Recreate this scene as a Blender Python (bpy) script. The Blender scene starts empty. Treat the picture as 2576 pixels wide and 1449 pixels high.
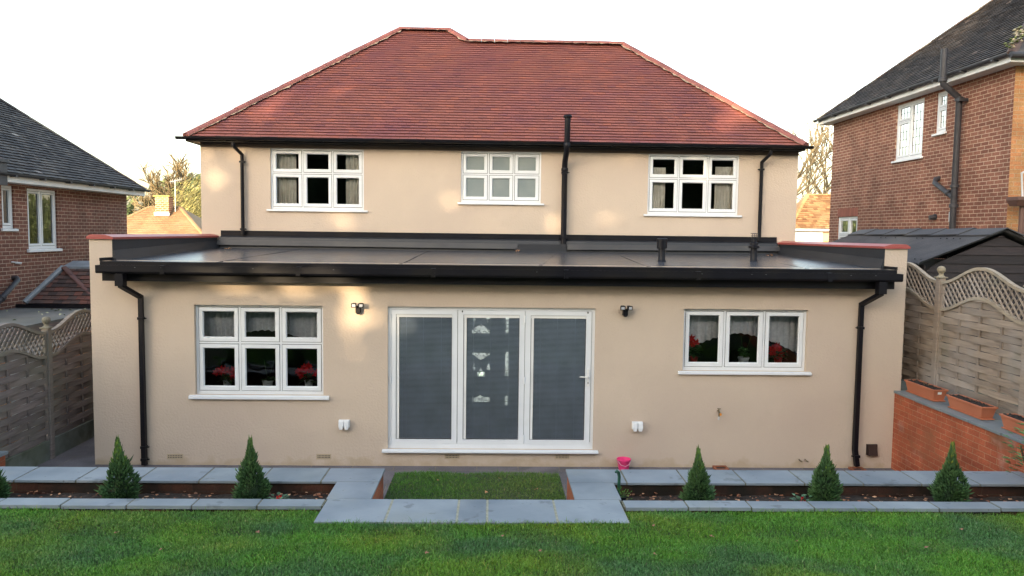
import bpy, math, random
import numpy as np
from mathutils import Vector, Matrix
random.seed(7); rng = np.random.default_rng(7)
R = math.radians
scn = bpy.context.scene
COL = scn.collection
# ------------------------------------------------------------------ camera, sky, sun, exposure
CAM = Vector((0, -10.909, 3.4155)); YAW, PITCH, ROLL = .0252, .0726, .0125
Fv = Vector((math.sin(YAW)*math.cos(PITCH), math.cos(YAW)*math.cos(PITCH), -math.sin(PITCH)))
Rv = Vector((math.cos(YAW), -math.sin(YAW), 0)); Uv = Rv.cross(Fv)
R2 = Rv*math.cos(ROLL)+Uv*math.sin(ROLL); U2 = -Rv*math.sin(ROLL)+Uv*math.cos(ROLL)
cd = bpy.data.cameras.new('camera'); cam = bpy.data.objects.new('camera', cd); COL.objects.link(cam)
cam.matrix_world = Matrix(((R2.x, U2.x, -Fv.x, CAM.x), (R2.y, U2.y, -Fv.y, CAM.y), (R2.z, U2.z, -Fv.z, CAM.z), (0, 0, 0, 1)))
cd.sensor_width = 36; cd.lens = 36*1911/2576; cd.clip_end = 2000
scn.camera = cam
SUN_EL, SUN_AZ = R(12), R(25)          # sun low behind the camera, off to its left
S = Vector((-math.sin(SUN_AZ)*math.cos(SUN_EL), -math.cos(SUN_AZ)*math.cos(SUN_EL), math.sin(SUN_EL)))
w = bpy.data.worlds.new('World'); scn.world = w; w.use_nodes = True
nt = w.node_tree; nt.nodes.clear()
sky = nt.nodes.new('ShaderNodeTexSky'); sky.sky_type = 'NISHITA'; sky.sun_disc = False
sky.sun_elevation = SUN_EL; sky.sun_rotation = R(180)+SUN_AZ; sky.air_density = 1.2; sky.dust_density = 3.0; sky.ozone_density = 1.0
hs = nt.nodes.new('ShaderNodeHueSaturation'); hs.inputs['Saturation'].default_value = .72
bg = nt.nodes.new('ShaderNodeBackground'); bg.inputs['Strength'].default_value = .15
wo = nt.nodes.new('ShaderNodeOutputWorld')
nt.links.new(sky.outputs[0], hs.inputs['Color']); nt.links.new(hs.outputs[0], bg.inputs[0]); nt.links.new(bg.outputs[0], wo.inputs[0])
ld = bpy.data.lights.new('sun', 'SUN'); ld.energy = 2.0; ld.angle = R(.53); ld.color = (1, .77, .48)
lo = bpy.data.objects.new('sun', ld); COL.objects.link(lo); lo.rotation_euler = S.to_track_quat('Z', 'Y').to_euler(); lo.location = (0, 0, 30)
scn.view_settings.view_transform = 'Standard'; scn.view_settings.look = 'None'; scn.view_settings.gamma = 1
scn.view_settings.exposure = 2.4
# ------------------------------------------------------------------ materials
MATS = {}
def M(name, c1, c2=None, scale=4., rough=.6, bump=0., bscale=60., metal=0., spec=.5, tint=False, detail=4, c3=None, sc3=.8, emit=0, coat=0, bdetail=4, stretch=None, contrast=(.35, .65)):
    m = bpy.data.materials.new(name); m.use_nodes = True; t = m.node_tree; n = t.nodes; L = t.links
    p = n['Principled BSDF']; p.inputs['Roughness'].default_value = rough; p.inputs['Metallic'].default_value = metal
    p.inputs['Specular IOR Level'].default_value = spec
    if coat: p.inputs['Coat Weight'].default_value = coat; p.inputs['Coat Roughness'].default_value = .1
    tc = n.new('ShaderNodeTexCoord'); vec = tc.outputs['Object']
    if stretch:
        mp = n.new('ShaderNodeMapping'); mp.inputs['Scale'].default_value = stretch; L.new(vec, mp.inputs[0]); vec2 = mp.outputs[0]
    else: vec2 = vec
    if c2 is None: c2 = tuple(x*.85 for x in c1)
    def noise(s, d, v): 
        q = n.new('ShaderNodeTexNoise'); q.inputs['Scale'].default_value = s; q.inputs['Detail'].default_value = d; L.new(v, q.inputs['Vector']); return q.outputs['Fac']
    def mix(f, a, b, ty='MIX', fac=None):
        x = n.new('ShaderNodeMix'); x.data_type = 'RGBA'; x.blend_type = ty
        if f is not None: L.new(f, x.inputs['Factor'])
        else: x.inputs['Factor'].default_value = fac
        for s_, k in ((a, 6), (b, 7)):
            if isinstance(s_, tuple): x.inputs[k].default_value = (*s_, 1)
            else: L.new(s_, x.inputs[k])
        return x.outputs[2]
    def ramp(f, a, b):
        r_ = n.new('ShaderNodeMapRange'); r_.inputs[1].default_value = a; r_.inputs[2].default_value = b; L.new(f, r_.inputs[0]); return r_.outputs[0]
    col = mix(ramp(noise(scale, detail, vec2), *contrast), c1, c2)
    if c3: col = mix(ramp(noise(sc3, 3, vec), .45, .7), col, c3)
    if tint:
        a = n.new('ShaderNodeAttribute'); a.attribute_name = 'tint'; col = mix(None, col, a.outputs['Color'], 'MULTIPLY', 1.)
    L.new(col, p.inputs['Base Color'])
    if bump:
        b = n.new('ShaderNodeBump'); b.inputs['Strength'].default_value = 1; b.inputs['Distance'].default_value = bump
        L.new(noise(bscale, bdetail, vec2), b.inputs['Height']); L.new(b.outputs[0], p.inputs['Normal'])
    if emit:
        p.inputs['Emission Strength'].default_value = emit; L.new(col, p.inputs['Emission Color'])
    MATS[name] = m; return m
def brickmat(name, axis, c1, c2, mortar, stain=None, bw=.225, rh=.075, ms=.009, rough=.85, off=(0, 0), bump=.006, vary=.5):
    m = bpy.data.materials.new(name); m.use_nodes = True; t = m.node_tree; n = t.nodes; L = t.links
    p = n['Principled BSDF']; p.inputs['Roughness'].default_value = rough; p.inputs['Specular IOR Level'].default_value = .25
    tc = n.new('ShaderNodeTexCoord'); sp = n.new('ShaderNodeSeparateXYZ'); L.new(tc.outputs['Object'], sp.inputs[0])
    cb = n.new('ShaderNodeCombineXYZ')
    if axis == 'h': L.new(sp.outputs[0], cb.inputs[0]); L.new(sp.outputs[1], cb.inputs[1])
    else: L.new(sp.outputs[1 if axis == 'x' else 0], cb.inputs[0]); L.new(sp.outputs[2], cb.inputs[1])
    # a slight wobble so the courses are not ruler straight
    nz = n.new('ShaderNodeTexNoise'); nz.inputs['Scale'].default_value = 9; L.new(tc.outputs['Object'], nz.inputs['Vector'])
    sc_ = n.new('ShaderNodeVectorMath'); sc_.operation = 'MULTIPLY_ADD'; L.new(nz.outputs['Color'], sc_.inputs[0]); sc_.inputs[1].default_value = (.012, .010, 0); L.new(cb.outputs[0], sc_.inputs[2])
    ad = n.new('ShaderNodeVectorMath'); ad.inputs[1].default_value = (50+off[0], 50+off[1], 0); L.new(sc_.outputs[0], ad.inputs[0])
    b = n.new('ShaderNodeTexBrick'); L.new(ad.outputs[0], b.inputs['Vector']); b.inputs['Scale'].default_value = 1
    b.inputs['Color1'].default_value = (*c1, 1); b.inputs['Color2'].default_value = (*c2, 1); b.inputs['Mortar'].default_value = (*mortar, 1)
    b.inputs['Brick Width'].default_value = bw; b.inputs['Row Height'].default_value = rh; b.inputs['Mortar Size'].default_value = ms/2*1.2
    b.inputs['Mortar Smooth'].default_value = .25; b.inputs['Bias'].default_value = 0
    n2 = n.new('ShaderNodeTexNoise'); n2.inputs['Scale'].default_value = 2.2; n2.inputs['Detail'].default_value = 6; L.new(tc.outputs['Object'], n2.inputs['Vector'])
    mr = n.new('ShaderNodeMapRange'); mr.inputs[1].default_value = .3; mr.inputs[2].default_value = .7; mr.inputs[3].default_value = 1-vary*.5; mr.inputs[4].default_value = 1+vary*.4; L.new(n2.outputs[0], mr.inputs[0])
    n3 = n.new('ShaderNodeTexNoise'); n3.inputs['Scale'].default_value = 45; n3.inputs['Detail'].default_value = 5; L.new(tc.outputs['Object'], n3.inputs['Vector'])
    mr3 = n.new('ShaderNodeMapRange'); mr3.inputs[1].default_value = .25; mr3.inputs[2].default_value = .75; mr3.inputs[3].default_value = .78; mr3.inputs[4].default_value = 1.22; L.new(n3.outputs[0], mr3.inputs[0])
    mu = n.new('ShaderNodeMath'); mu.operation = 'MULTIPLY'; L.new(mr.outputs[0], mu.inputs[0]); L.new(mr3.outputs[0], mu.inputs[1])
    vm = n.new('ShaderNodeVectorMath'); vm.operation = 'SCALE'; L.new(b.outputs['Color'], vm.inputs[0]); L.new(mu.outputs[0], vm.inputs['Scale'])
    out = vm.outputs[0]
    if stain:
        n4 = n.new('ShaderNodeTexNoise'); n4.inputs['Scale'].default_value = 1.6; n4.inputs['Detail'].default_value = 5; L.new(tc.outputs['Object'], n4.inputs['Vector'])
        r4 = n.new('ShaderNodeMapRange'); r4.inputs[1].default_value = stain[1]; r4.inputs[2].default_value = stain[1]+.15; L.new(n4.outputs[0], r4.inputs[0])
        mx = n.new('ShaderNodeMix'); mx.data_type = 'RGBA'; L.new(r4.outputs[0], mx.inputs[0]); L.new(out, mx.inputs[6]); mx.inputs[7].default_value = (*stain[0], 1); out = mx.outputs[2]
    L.new(out, p.inputs['Base Color'])
    bp = n.new('ShaderNodeBump'); bp.inputs['Distance'].default_value = bump; bp.invert = True
    h = n.new('ShaderNodeMath'); h.operation = 'MULTIPLY_ADD'; L.new(n3.outputs[0], h.inputs[0]); h.inputs[1].default_value = .35; L.new(b.outputs['Fac'], h.inputs[2])
    L.new(h.outputs[0], bp.inputs['Height']); L.new(bp.outputs[0], p.inputs['Normal'])
    return m
def glassmat(name, ior=1.6, tint=(.93, .95, .97), dirt=0.0):
    m = bpy.data.materials.new(name); m.use_nodes = True; t = m.node_tree; n = t.nodes; L = t.links; n.clear()
    o = n.new('ShaderNodeOutputMaterial'); mx = n.new('ShaderNodeMixShader'); fr = n.new('ShaderNodeFresnel'); fr.inputs[0].default_value = ior
    tr = n.new('ShaderNodeBsdfTransparent'); tr.inputs[0].default_value = (*tint, 1)
    gl = n.new('ShaderNodeBsdfGlossy'); gl.inputs['Roughness'].default_value = .02
    nz = n.new('ShaderNodeTexNoise'); nz.inputs['Scale'].default_value = 2.5; tc = n.new('ShaderNodeTexCoord'); L.new(tc.outputs['Object'], nz.inputs['Vector'])
    bp = n.new('ShaderNodeBump'); bp.inputs['Distance'].default_value = .006; L.new(nz.outputs[0], bp.inputs['Height']); L.new(bp.outputs[0], gl.inputs['Normal'])
    L.new(fr.outputs[0], mx.inputs[0]); L.new(tr.outputs[0], mx.inputs[1]); L.new(gl.outputs[0], mx.inputs[2]); L.new(mx.outputs[0], o.inputs[0]); return m
render_ = M('roughcast render', (.56, .458, .366), (.535, .438, .348), 1.3, .92, .008, 34, spec=.2, c3=(.52, .42, .34), sc3=.7, bdetail=6)
def foot_dirt(m, z0, z1, col):
    t = m.node_tree; n = t.nodes; L = t.links; p = n['Principled BSDF']; src = p.inputs['Base Color'].links[0].from_socket
    tc = n.new('ShaderNodeTexCoord'); sp = n.new('ShaderNodeSeparateXYZ'); L.new(tc.outputs['Object'], sp.inputs[0])
    nz = n.new('ShaderNodeTexNoise'); nz.inputs['Scale'].default_value = 5; nz.inputs['Detail'].default_value = 8; L.new(tc.outputs['Object'], nz.inputs[0])
    a = n.new('ShaderNodeMath'); a.operation = 'MULTIPLY_ADD'; L.new(nz.outputs[0], a.inputs[0]); a.inputs[1].default_value = -.45; L.new(sp.outputs[2], a.inputs[2])
    r_ = n.new('ShaderNodeMapRange'); r_.inputs[1].default_value = z0-.22; r_.inputs[2].default_value = z1-.22; r_.inputs[3].default_value = .75; r_.inputs[4].default_value = 0; L.new(a.outputs[0], r_.inputs[0])
    x = n.new('ShaderNodeMix'); x.data_type = 'RGBA'; L.new(r_.outputs[0], x.inputs[0]); L.new(src, x.inputs[6]); x.inputs[7].default_value = (*col, 1); L.new(x.outputs[2], p.inputs['Base Color'])
foot_dirt(render_, .0, .11, (.44, .34, .23))
def spots(m, scale, a, b_, col, amt=.8, detail=3):
    t = m.node_tree; n = t.nodes; L = t.links; p = n['Principled BSDF']; src = p.inputs['Base Color'].links[0].from_socket
    tc = n.new('ShaderNodeTexCoord'); nz = n.new('ShaderNodeTexNoise'); nz.inputs['Scale'].default_value = scale; nz.inputs['Detail'].default_value = detail; L.new(tc.outputs['Object'], nz.inputs[0])
    r_ = n.new('ShaderNodeMapRange'); r_.inputs[1].default_value = a; r_.inputs[2].default_value = b_; r_.inputs[4].default_value = amt; L.new(nz.outputs[0], r_.inputs[0])
    x = n.new('ShaderNodeMix'); x.data_type = 'RGBA'; L.new(r_.outputs[0], x.inputs[0]); L.new(src, x.inputs[6]); x.inputs[7].default_value = (*col, 1); L.new(x.outputs[2], p.inputs['Base Color'])
pvc = M('white plastic', (.74, .76, .78), (.70, .72, .74), 3, .35, spec=.4)
pvc_old = M('old white plastic', (.62, .62, .62), (.5, .5, .49), 3, .5)
gasket = M('black gasket', (.02, .02, .02), rough=.7)
blackp = M('black plastic', (.005, .005, .008), (.008, .008, .012), 3, .42, spec=.22, c3=(.012, .011, .011), sc3=2)
blackmat = M('weathered black iron', (.03, .03, .036), (.045, .044, .05), 8, .55, .001, 60)
felt = M('roof membrane', (.035, .040, .050), (.050, .054, .064), 1.4, .27, .0008, 14, c3=(.052, .056, .066), sc3=1.1, spec=.85)
felt_d = M('dark upstand felt', (.014, .016, .021), (.02, .022, .028), 2, .5, .001, 30)
felt2 = M('grey lead strip', (.032, .031, .034), (.018, .018, .021), 3, .5, .002, 25, c3=(.045, .043, .04), sc3=1.5)
redpaint = M('red coping paint', (.36, .075, .062), (.30, .06, .052), 3, .45, .001, 40)
tile_red = M('red clay tile', (.27, .093, .068), (.225, .078, .06), 2.2, .62, .002, 90, tint=True, c3=(.20, .066, .064), sc3=.7)
tile_red_ridge = M('red ridge tile', (.26, .088, .07), (.21, .072, .06), 3, .65, .002, 60, tint=True)
mortar = M('pale bedding mortar', (.40, .32, .22), (.26, .17, .12), 9, .9, .006, 50)
tile_dark = M('weathered dark tile', (.060, .056, .056), (.036, .034, .036), 6, .8, .004, 60, tint=True, c3=(.095, .087, .078), sc3=2.5)
tile_tan = M('sunlit tan tile', (.27, .165, .085), (.22, .135, .065), 8, .8, .004, 60, tint=True, c3=(.28, .20, .11), sc3=1)
tile_brown = M('brown tile', (.085, .052, .045), (.055, .038, .036), 8, .8, .004, 60, tint=True)
brick_r = brickmat('red brown brick side wall', 'x', (.27, .118, .078), (.185, .076, .052), (.50, .36, .26), ms=.012, off=(.1, .02))
brick_ry = brickmat('yellow orange brick', 'y', (.50, .21, .09), (.42, .23, .10), (.45, .33, .2))
brick_l = brickmat('dark red brick side wall', 'x', (.21, .088, .062), (.145, .064, .048), (.46, .33, .25), ms=.012, off=(.05, .01))
brick_ly = brickmat('dark red brick rear wall', 'y', (.185, .082, .06), (.135, .062, .048), (.36, .25, .19))
brick_o = brickmat('orange red brick', 'x', (.40, .105, .050), (.32, .080, .040), (.46, .25, .14), stain=((.26, .10, .05), .58), ms=.007, vary=.7, bump=.009)
brick_oy = brickmat('orange red brick across', 'y', (.34, .10, .05), (.28, .08, .045), (.36, .2, .12), stain=((.05, .04, .025), .50), ms=.006)
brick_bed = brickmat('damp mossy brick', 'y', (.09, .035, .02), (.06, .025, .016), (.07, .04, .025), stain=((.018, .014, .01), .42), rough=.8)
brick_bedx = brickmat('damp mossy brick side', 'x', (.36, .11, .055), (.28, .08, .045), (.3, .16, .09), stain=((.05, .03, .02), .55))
brick_ch = brickmat('orange chimney brick', 'y', (.36, .13, .055), (.28, .09, .04), (.55, .45, .3), bw=.24, rh=.1, ms=.022)
brick_bg = M('peach wall', (.62, .42, .28), (.55, .37, .24), 2, .8)
slab = M('blue grey stone slab', (.205, .236, .258), (.25, .28, .30), 2.6, .55, .002, 30, tint=True, c3=(.16, .19, .215), sc3=1.8, spec=.35)
patio_m = brickmat('patio slab joints', 'h', (.155, .14, .15), (.125, .115, .125), (.20, .17, .14), bw=.6, rh=.6, ms=.012, bump=.004)
concrete = M('mossy concrete', (.17, .19, .17), (.12, .135, .115), 5, .85, .003, 50, c3=(.10, .11, .07), sc3=1.5)
wood_r = M('weathered tan fence wood', (.34, .265, .20), (.24, .185, .145), 5, .8, .003, 30, tint=True, stretch=(.6, .6, 9), c3=(.33, .29, .26), sc3=1.3)
wood_l = M('grey mossy fence wood', (.225, .185, .175), (.15, .122, .115), 5, .85, .003, 30, tint=True, stretch=(.6, .6, 9), c3=(.18, .165, .135), sc3=1.3)
wood_dark = M('dark stained boards', (.030, .021, .022), (.018, .014, .015), 4, .75, .003, 30, tint=True, stretch=(1, 1, 8))
sheet = M('corrugated bitumen sheet', (.055, .055, .062), (.038, .038, .044), 3, .7, .003, 40, c3=(.075, .073, .075))
terracotta = M('terracotta plastic', (.45, .15, .075), (.41, .13, .065), 3, .5)
soil = M('dark soil', (.020, .014, .010), (.04, .028, .02), 14, .95, .02, 30)
soil_top = M('black compost', (.012, .009, .008), (.03, .022, .018), 30, .95, .012, 60)
lawn_m = M('lawn soil', (.022, .035, .012), (.035, .045, .018), 6, .95, .01, 40)
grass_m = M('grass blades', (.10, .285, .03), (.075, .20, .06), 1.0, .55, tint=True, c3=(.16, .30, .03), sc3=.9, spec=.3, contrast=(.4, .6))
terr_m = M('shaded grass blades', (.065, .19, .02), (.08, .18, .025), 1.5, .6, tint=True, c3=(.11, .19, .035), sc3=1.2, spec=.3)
conif_m = M('spruce needles', (.075, .155, .05), (.05, .115, .045), 9, .6, tint=True, spec=.3)
leaf_red = M('red bracts', (.66, .008, .014), (.48, .006, .010), 20, .5, tint=True)
leaf_green = M('dark green leaves', (.022, .06, .018), (.035, .09, .025), 12, .45, tint=True)
leaf_shrub = M('glossy shrub leaves', (.09, .22, .06), (.06, .16, .04), 12, .4, tint=True)
leaf_dry = M('dry leaf', (.36, .20, .11), (.25, .13, .07), 20, .8, tint=True)
pot_w = M('white glazed pot', (.72, .74, .75), rough=.3)
pot_r = M('red pot', (.35, .03, .03), rough=.4)
pink = M('pink plastic', (.80, .055, .22), (.72, .04, .18), 4, .35)
curtain_m = M('cream curtain', (.80, .76, .66), (.68, .64, .55), 8, .9, c3=(.6, .55, .45), sc3=3)
net_m = M('net curtain', (.85, .85, .86), (.7, .7, .72), 25, .9)
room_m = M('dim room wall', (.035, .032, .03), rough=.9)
frost = M('frosted glass', (.20, .235, .235), (.25, .28, .27), 2.5, .28, spec=.7)
blind_m = M('grey slat', (.55, .66, .80), rough=.5)
stained = M('glowing leaded glass', (.75, .8, .7), (.06, .07, .06), 30, .4, emit=.5, detail=2, contrast=(.46, .62))  # emission stands in for daylight shining through the front door panes
white_m = M('white paint', (.78, .78, .76), (.7, .7, .68), 2, .6)
lead_m = M('grey blue lead', (.24, .27, .30), (.17, .19, .21), 5, .45, .003, 20)
orange_m = M('orange plastic', (.85, .32, .02), rough=.4)
brass_m = M('dull brass', (.25, .2, .12), (.12, .1, .07), 40, .45, metal=.6)
brown_p = M('brown plastic', (.035, .02, .017), rough=.45)
brown_hop = M('painted brown iron', (.13, .065, .05), rough=.5)
green_p = M('green plastic', (.02, .085, .05), (.015, .05, .035), 10, .4)
bark = M('pale twig bark', (.20, .155, .08), (.12, .09, .05), 3, .85)
bark_r = M('pale bark', (.17, .14, .08), (.09, .07, .045), 3, .85)
hedge_y = M('yellow green twigs', (.30, .27, .10), (.18, .18, .07), 2, .8, tint=True)
wood_far = M('far trees', (.10, .13, .05), (.07, .10, .045), 1, .9, tint=True)
tree_m = M('evergreen foliage', (.035, .06, .022), (.05, .075, .03), 1, .8, tint=True)
trunk_m = M('dark bark', (.07, .05, .035), rough=.9)
glass = glassmat('window glass', 1.65)
glass_r = glassmat('old window glass', 2.6, (.55, .6, .6))
lead_line = M('lead came', (.05, .05, .05), rough=.5)
ground_m = M('ground', (.08, .09, .04), (.05, .07, .03), .3, .95)
silver = M('lamp lens', (.5, .52, .55), rough=.2)
spots(slab, 5.5, .64, .70, (.09, .10, .11), .55); spots(slab, 16, .70, .74, (.05, .05, .05), .7); spots(slab, 2.0, .55, .75, (.24, .26, .25), .6, 6)
spots(felt, 1.3, .54, .70, (.062, .066, .074), .5, 6); spots(felt, 30, .72, .75, (.16, .15, .13), .7)
spots(render_, 1.6, .60, .72, (.49, .395, .315), .5, 7); spots(patio_m, 3, .55, .7, (.10, .095, .09), .6, 6)
spots(tile_red, 2.4, .60, .70, (.15, .06, .065), .5, 5); spots(concrete, 3, .5, .65, (.06, .07, .045), .7, 6)
spots(brick_o, 2.8, .60, .74, (.50, .33, .27), .45, 7); spots(brick_o, 1.3, .60, .72, (.13, .075, .045), .5, 6); spots(wood_r, 2.2, .58, .70, (.22, .20, .16), .6, 6); spots(pvc, 4, .62, .8, (.62, .62, .58), .5, 5)
# ------------------------------------------------------------------ mesh builder
class B:
    def __init__(s, T=None): s.v = []; s.f = []; s.t = []; s.T = T; s.tint = (1, 1, 1)
    def P(s, p):
        s.v.append(tuple(s.T(*p)) if s.T else tuple(p)); return len(s.v)-1
    def F(s, idx, tint=None): s.f.append(tuple(idx)); s.t.append(tint or s.tint)
    def face(s, pts, tint=None): s.F([s.P(p) for p in pts], tint)
    def box(s, x0, x1, y0, y1, z0, z1, tint=None):
        i = [s.P(p) for p in ((x0, y0, z0), (x1, y0, z0), (x1, y1, z0), (x0, y1, z0), (x0, y0, z1), (x1, y0, z1), (x1, y1, z1), (x0, y1, z1))]
        for q in ((3, 2, 1, 0), (4, 5, 6, 7), (0, 1, 5, 4), (1, 2, 6, 5), (2, 3, 7, 6), (3, 0, 4, 7)): s.F([i[k] for k in q], tint)
        return s
    def hexa(s, bot, top, tint=None):
        i = [s.P(p) for p in bot]+[s.P(p) for p in top]; n = len(bot)
        s.F(i[:n][::-1], tint); s.F(i[n:], tint)
        for k in range(n): s.F((i[k], i[(k+1) % n], i[n+(k+1) % n], i[n+k]), tint)
        return s
    def tube(s, pts, r, n=10, caps=True, sq=False, tint=None):
        pts = [Vector(p) for p in pts]; rings = []
        rs = r if isinstance(r, (list, tuple)) else [r]*len(pts)
        d0 = (pts[1]-pts[0]).normalized(); a = Vector((0, 0, 1)) if abs(d0.z) < .9 else Vector((0, 1, 0)); u = d0.cross(a).normalized()
        if sq: n = 4
        for k, p in enumerate(pts):
            if k == 0: d = d0
            elif k == len(pts)-1: d = (pts[k]-pts[k-1]).normalized()
            else: d = ((pts[k+1]-p).normalized()+(p-pts[k-1]).normalized()).normalized()
            u = (u-d*u.dot(d)).normalized(); v = d.cross(u)
            rr = rs[k]*(1.414 if sq else 1); o = math.pi/4 if sq else 0
            rings.append([s.P(p+(u*math.cos(o+2*math.pi*j/n)+v*math.sin(o+2*math.pi*j/n))*rr) for j in range(n)])
        for a_, b_ in zip(rings, rings[1:]):
            for j in range(n): s.F((a_[j], a_[(j+1) % n], b_[(j+1) % n], b_[j]), tint)
        if caps: s.F(rings[0][::-1], tint); s.F(rings[-1], tint)
        return s
    def lathe(s, c, prof, n=16, axis=(0, 0, 1), tint=None):
        ax = Vector(axis).normalized(); a = Vector((1, 0, 0)) if abs(ax.x) < .9 else Vector((0, 1, 0)); u = ax.cross(a).normalized(); v = ax.cross(u); c = Vector(c)
        rings = [[s.P(c+ax*h+(u*math.cos(2*math.pi*j/n)+v*math.sin(2*math.pi*j/n))*max(r, 1e-4)) for j in range(n)] for r, h in prof]
        for a_, b_ in zip(rings, rings[1:]):
            for j in range(n): s.F((a_[j], a_[(j+1) % n], b_[(j+1) % n], b_[j]), tint)
        s.F(rings[0][::-1], tint); s.F(rings[-1], tint); return s
    def ring(s, u0, u1, z0, z1, w, n0, n1):   # rectangular frame in (u, n, z), four mitred bars
        o = [(u0, z0), (u1, z0), (u1, z1), (u0, z1)]; i = [(u0+w, z0+w), (u1-w, z0+w), (u1-w, z1-w), (u0+w, z1-w)]
        for k in range(4):
            a, b_, c, d = o[k], o[(k+1) % 4], i[(k+1) % 4], i[k]
            s.hexa([(q[0], n0, q[1]) for q in (a, b_, c, d)], [(q[0], n1, q[1]) for q in (a, b_, c, d)])
        return s
def leafq(b, c, d, L_, w_, nrm, tint):
    c, d, nrm = Vector(c), Vector(d).normalized(), Vector(nrm); s = d.cross(nrm)
    if s.length < 1e-3: s = d.cross(Vector((1, .3, .2)))
    s.normalize(); up = s.cross(d)*.12*L_
    b.face([c, c+d*L_*.45+s*w_*.5+up, c+d*L_, c+d*L_*.45-s*w_*.5+up], tint)
ROOT = {}
def link(o, parent):
    COL.objects.link(o)
    if parent is not None:
        o.parent = parent
        if parent.name in ROOT: o.matrix_parent_inverse = Matrix.Translation(-ROOT[parent.name])
    return o
def done(b, name, mat, parent=None, smooth=False, bevel=0, label=None, kind=None, cat=None, group=None, loc=None):
    me = bpy.data.meshes.new(name); me.from_pydata(b.v, [], b.f); me.materials.append(mat)
    if len(set(b.t)) > 1:
        at = me.color_attributes.new('tint', 'FLOAT_COLOR', 'CORNER')
        arr = np.ones((len(me.loops), 4), np.float32); ln = [len(f) for f in b.f]; arr[:, :3] = np.repeat(np.array(b.t, np.float32), ln, axis=0)
        at.data.foreach_set('color', arr.ravel())
    else:
        at = me.color_attributes.new('tint', 'FLOAT_COLOR', 'CORNER')
        c = b.t[0] if b.t else (1, 1, 1); at.data.foreach_set('color', np.tile(np.array([*c, 1], np.float32), len(me.loops)))
    if smooth: me.shade_smooth()
    me.update()
    o = bpy.data.objects.new(name, me); link(o, parent)
    if bevel:
        md = o.modifiers.new('bevel', 'BEVEL'); md.width = bevel; md.segments = 2; md.limit_method = 'ANGLE'
    if smooth: 
        try: me.set_sharp_from_angle(angle=R(40))
        except Exception: pass
    if label: o['label'] = label
    if kind: o['kind'] = kind
    if cat: o['category'] = cat
    if group: o['group'] = group
    return o
def thing(name, label, cat, loc=(0, 0, 0), group=None):
    o = bpy.data.objects.new(name, None); COL.objects.link(o); o.location = loc; o.empty_display_size = .2
    ROOT[o.name] = Vector(loc); o['label'] = label; o['category'] = cat
    if group: o['group'] = group
    return o
def local_thing(name, label, cat, group=None):
    o = bpy.data.objects.new(name, None); COL.objects.link(o); o['label'] = label; o['category'] = cat
    if group: o['group'] = group
    return o
def copy_tree(o, parent=None):
    c = o.copy(); COL.objects.link(c)
    if parent is not None: c.parent = parent
    for ch in list(o.children): copy_tree(ch, c)
    return c
def wallgrid(b, u0, u1, z0, z1, holes, n=0., deep=.14):  # front face with rectangular openings and their reveals
    us = sorted({u0, u1, *[h[0] for h in holes], *[h[1] for h in holes]}); zs = sorted({z0, z1, *[h[2] for h in holes], *[h[3] for h in holes]})
    for a, c in zip(us, us[1:]):
        for d, e in zip(zs, zs[1:]):
            mu, mz = (a+c)/2, (d+e)/2
            if any(h[0] < mu < h[1] and h[2] < mz < h[3] for h in holes): continue
            b.face([(a, n, d), (c, n, d), (c, n, e), (a, n, e)])
    for h in holes:
        a, c, d, e = h; m = n-deep
        b.face([(a, n, d), (a, m, d), (a, m, e), (a, n, e)]); b.face([(c, n, d), (c, n, e), (c, m, e), (c, m, d)])
        b.face([(a, n, e), (a, m, e), (c, m, e), (c, n, e)]); b.face([(a, n, d), (c, n, d), (c, m, d), (a, m, d)])
TY = lambda y0: (lambda u, n, z: (u, y0-n, z))        # wall facing the garden, n outward
TXp = lambda x0: (lambda u, n, z: (x0+n, u, z))       # wall facing +X
TXn = lambda x0: (lambda u, n, z: (x0-n, u, z))       # wall facing -X
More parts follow.
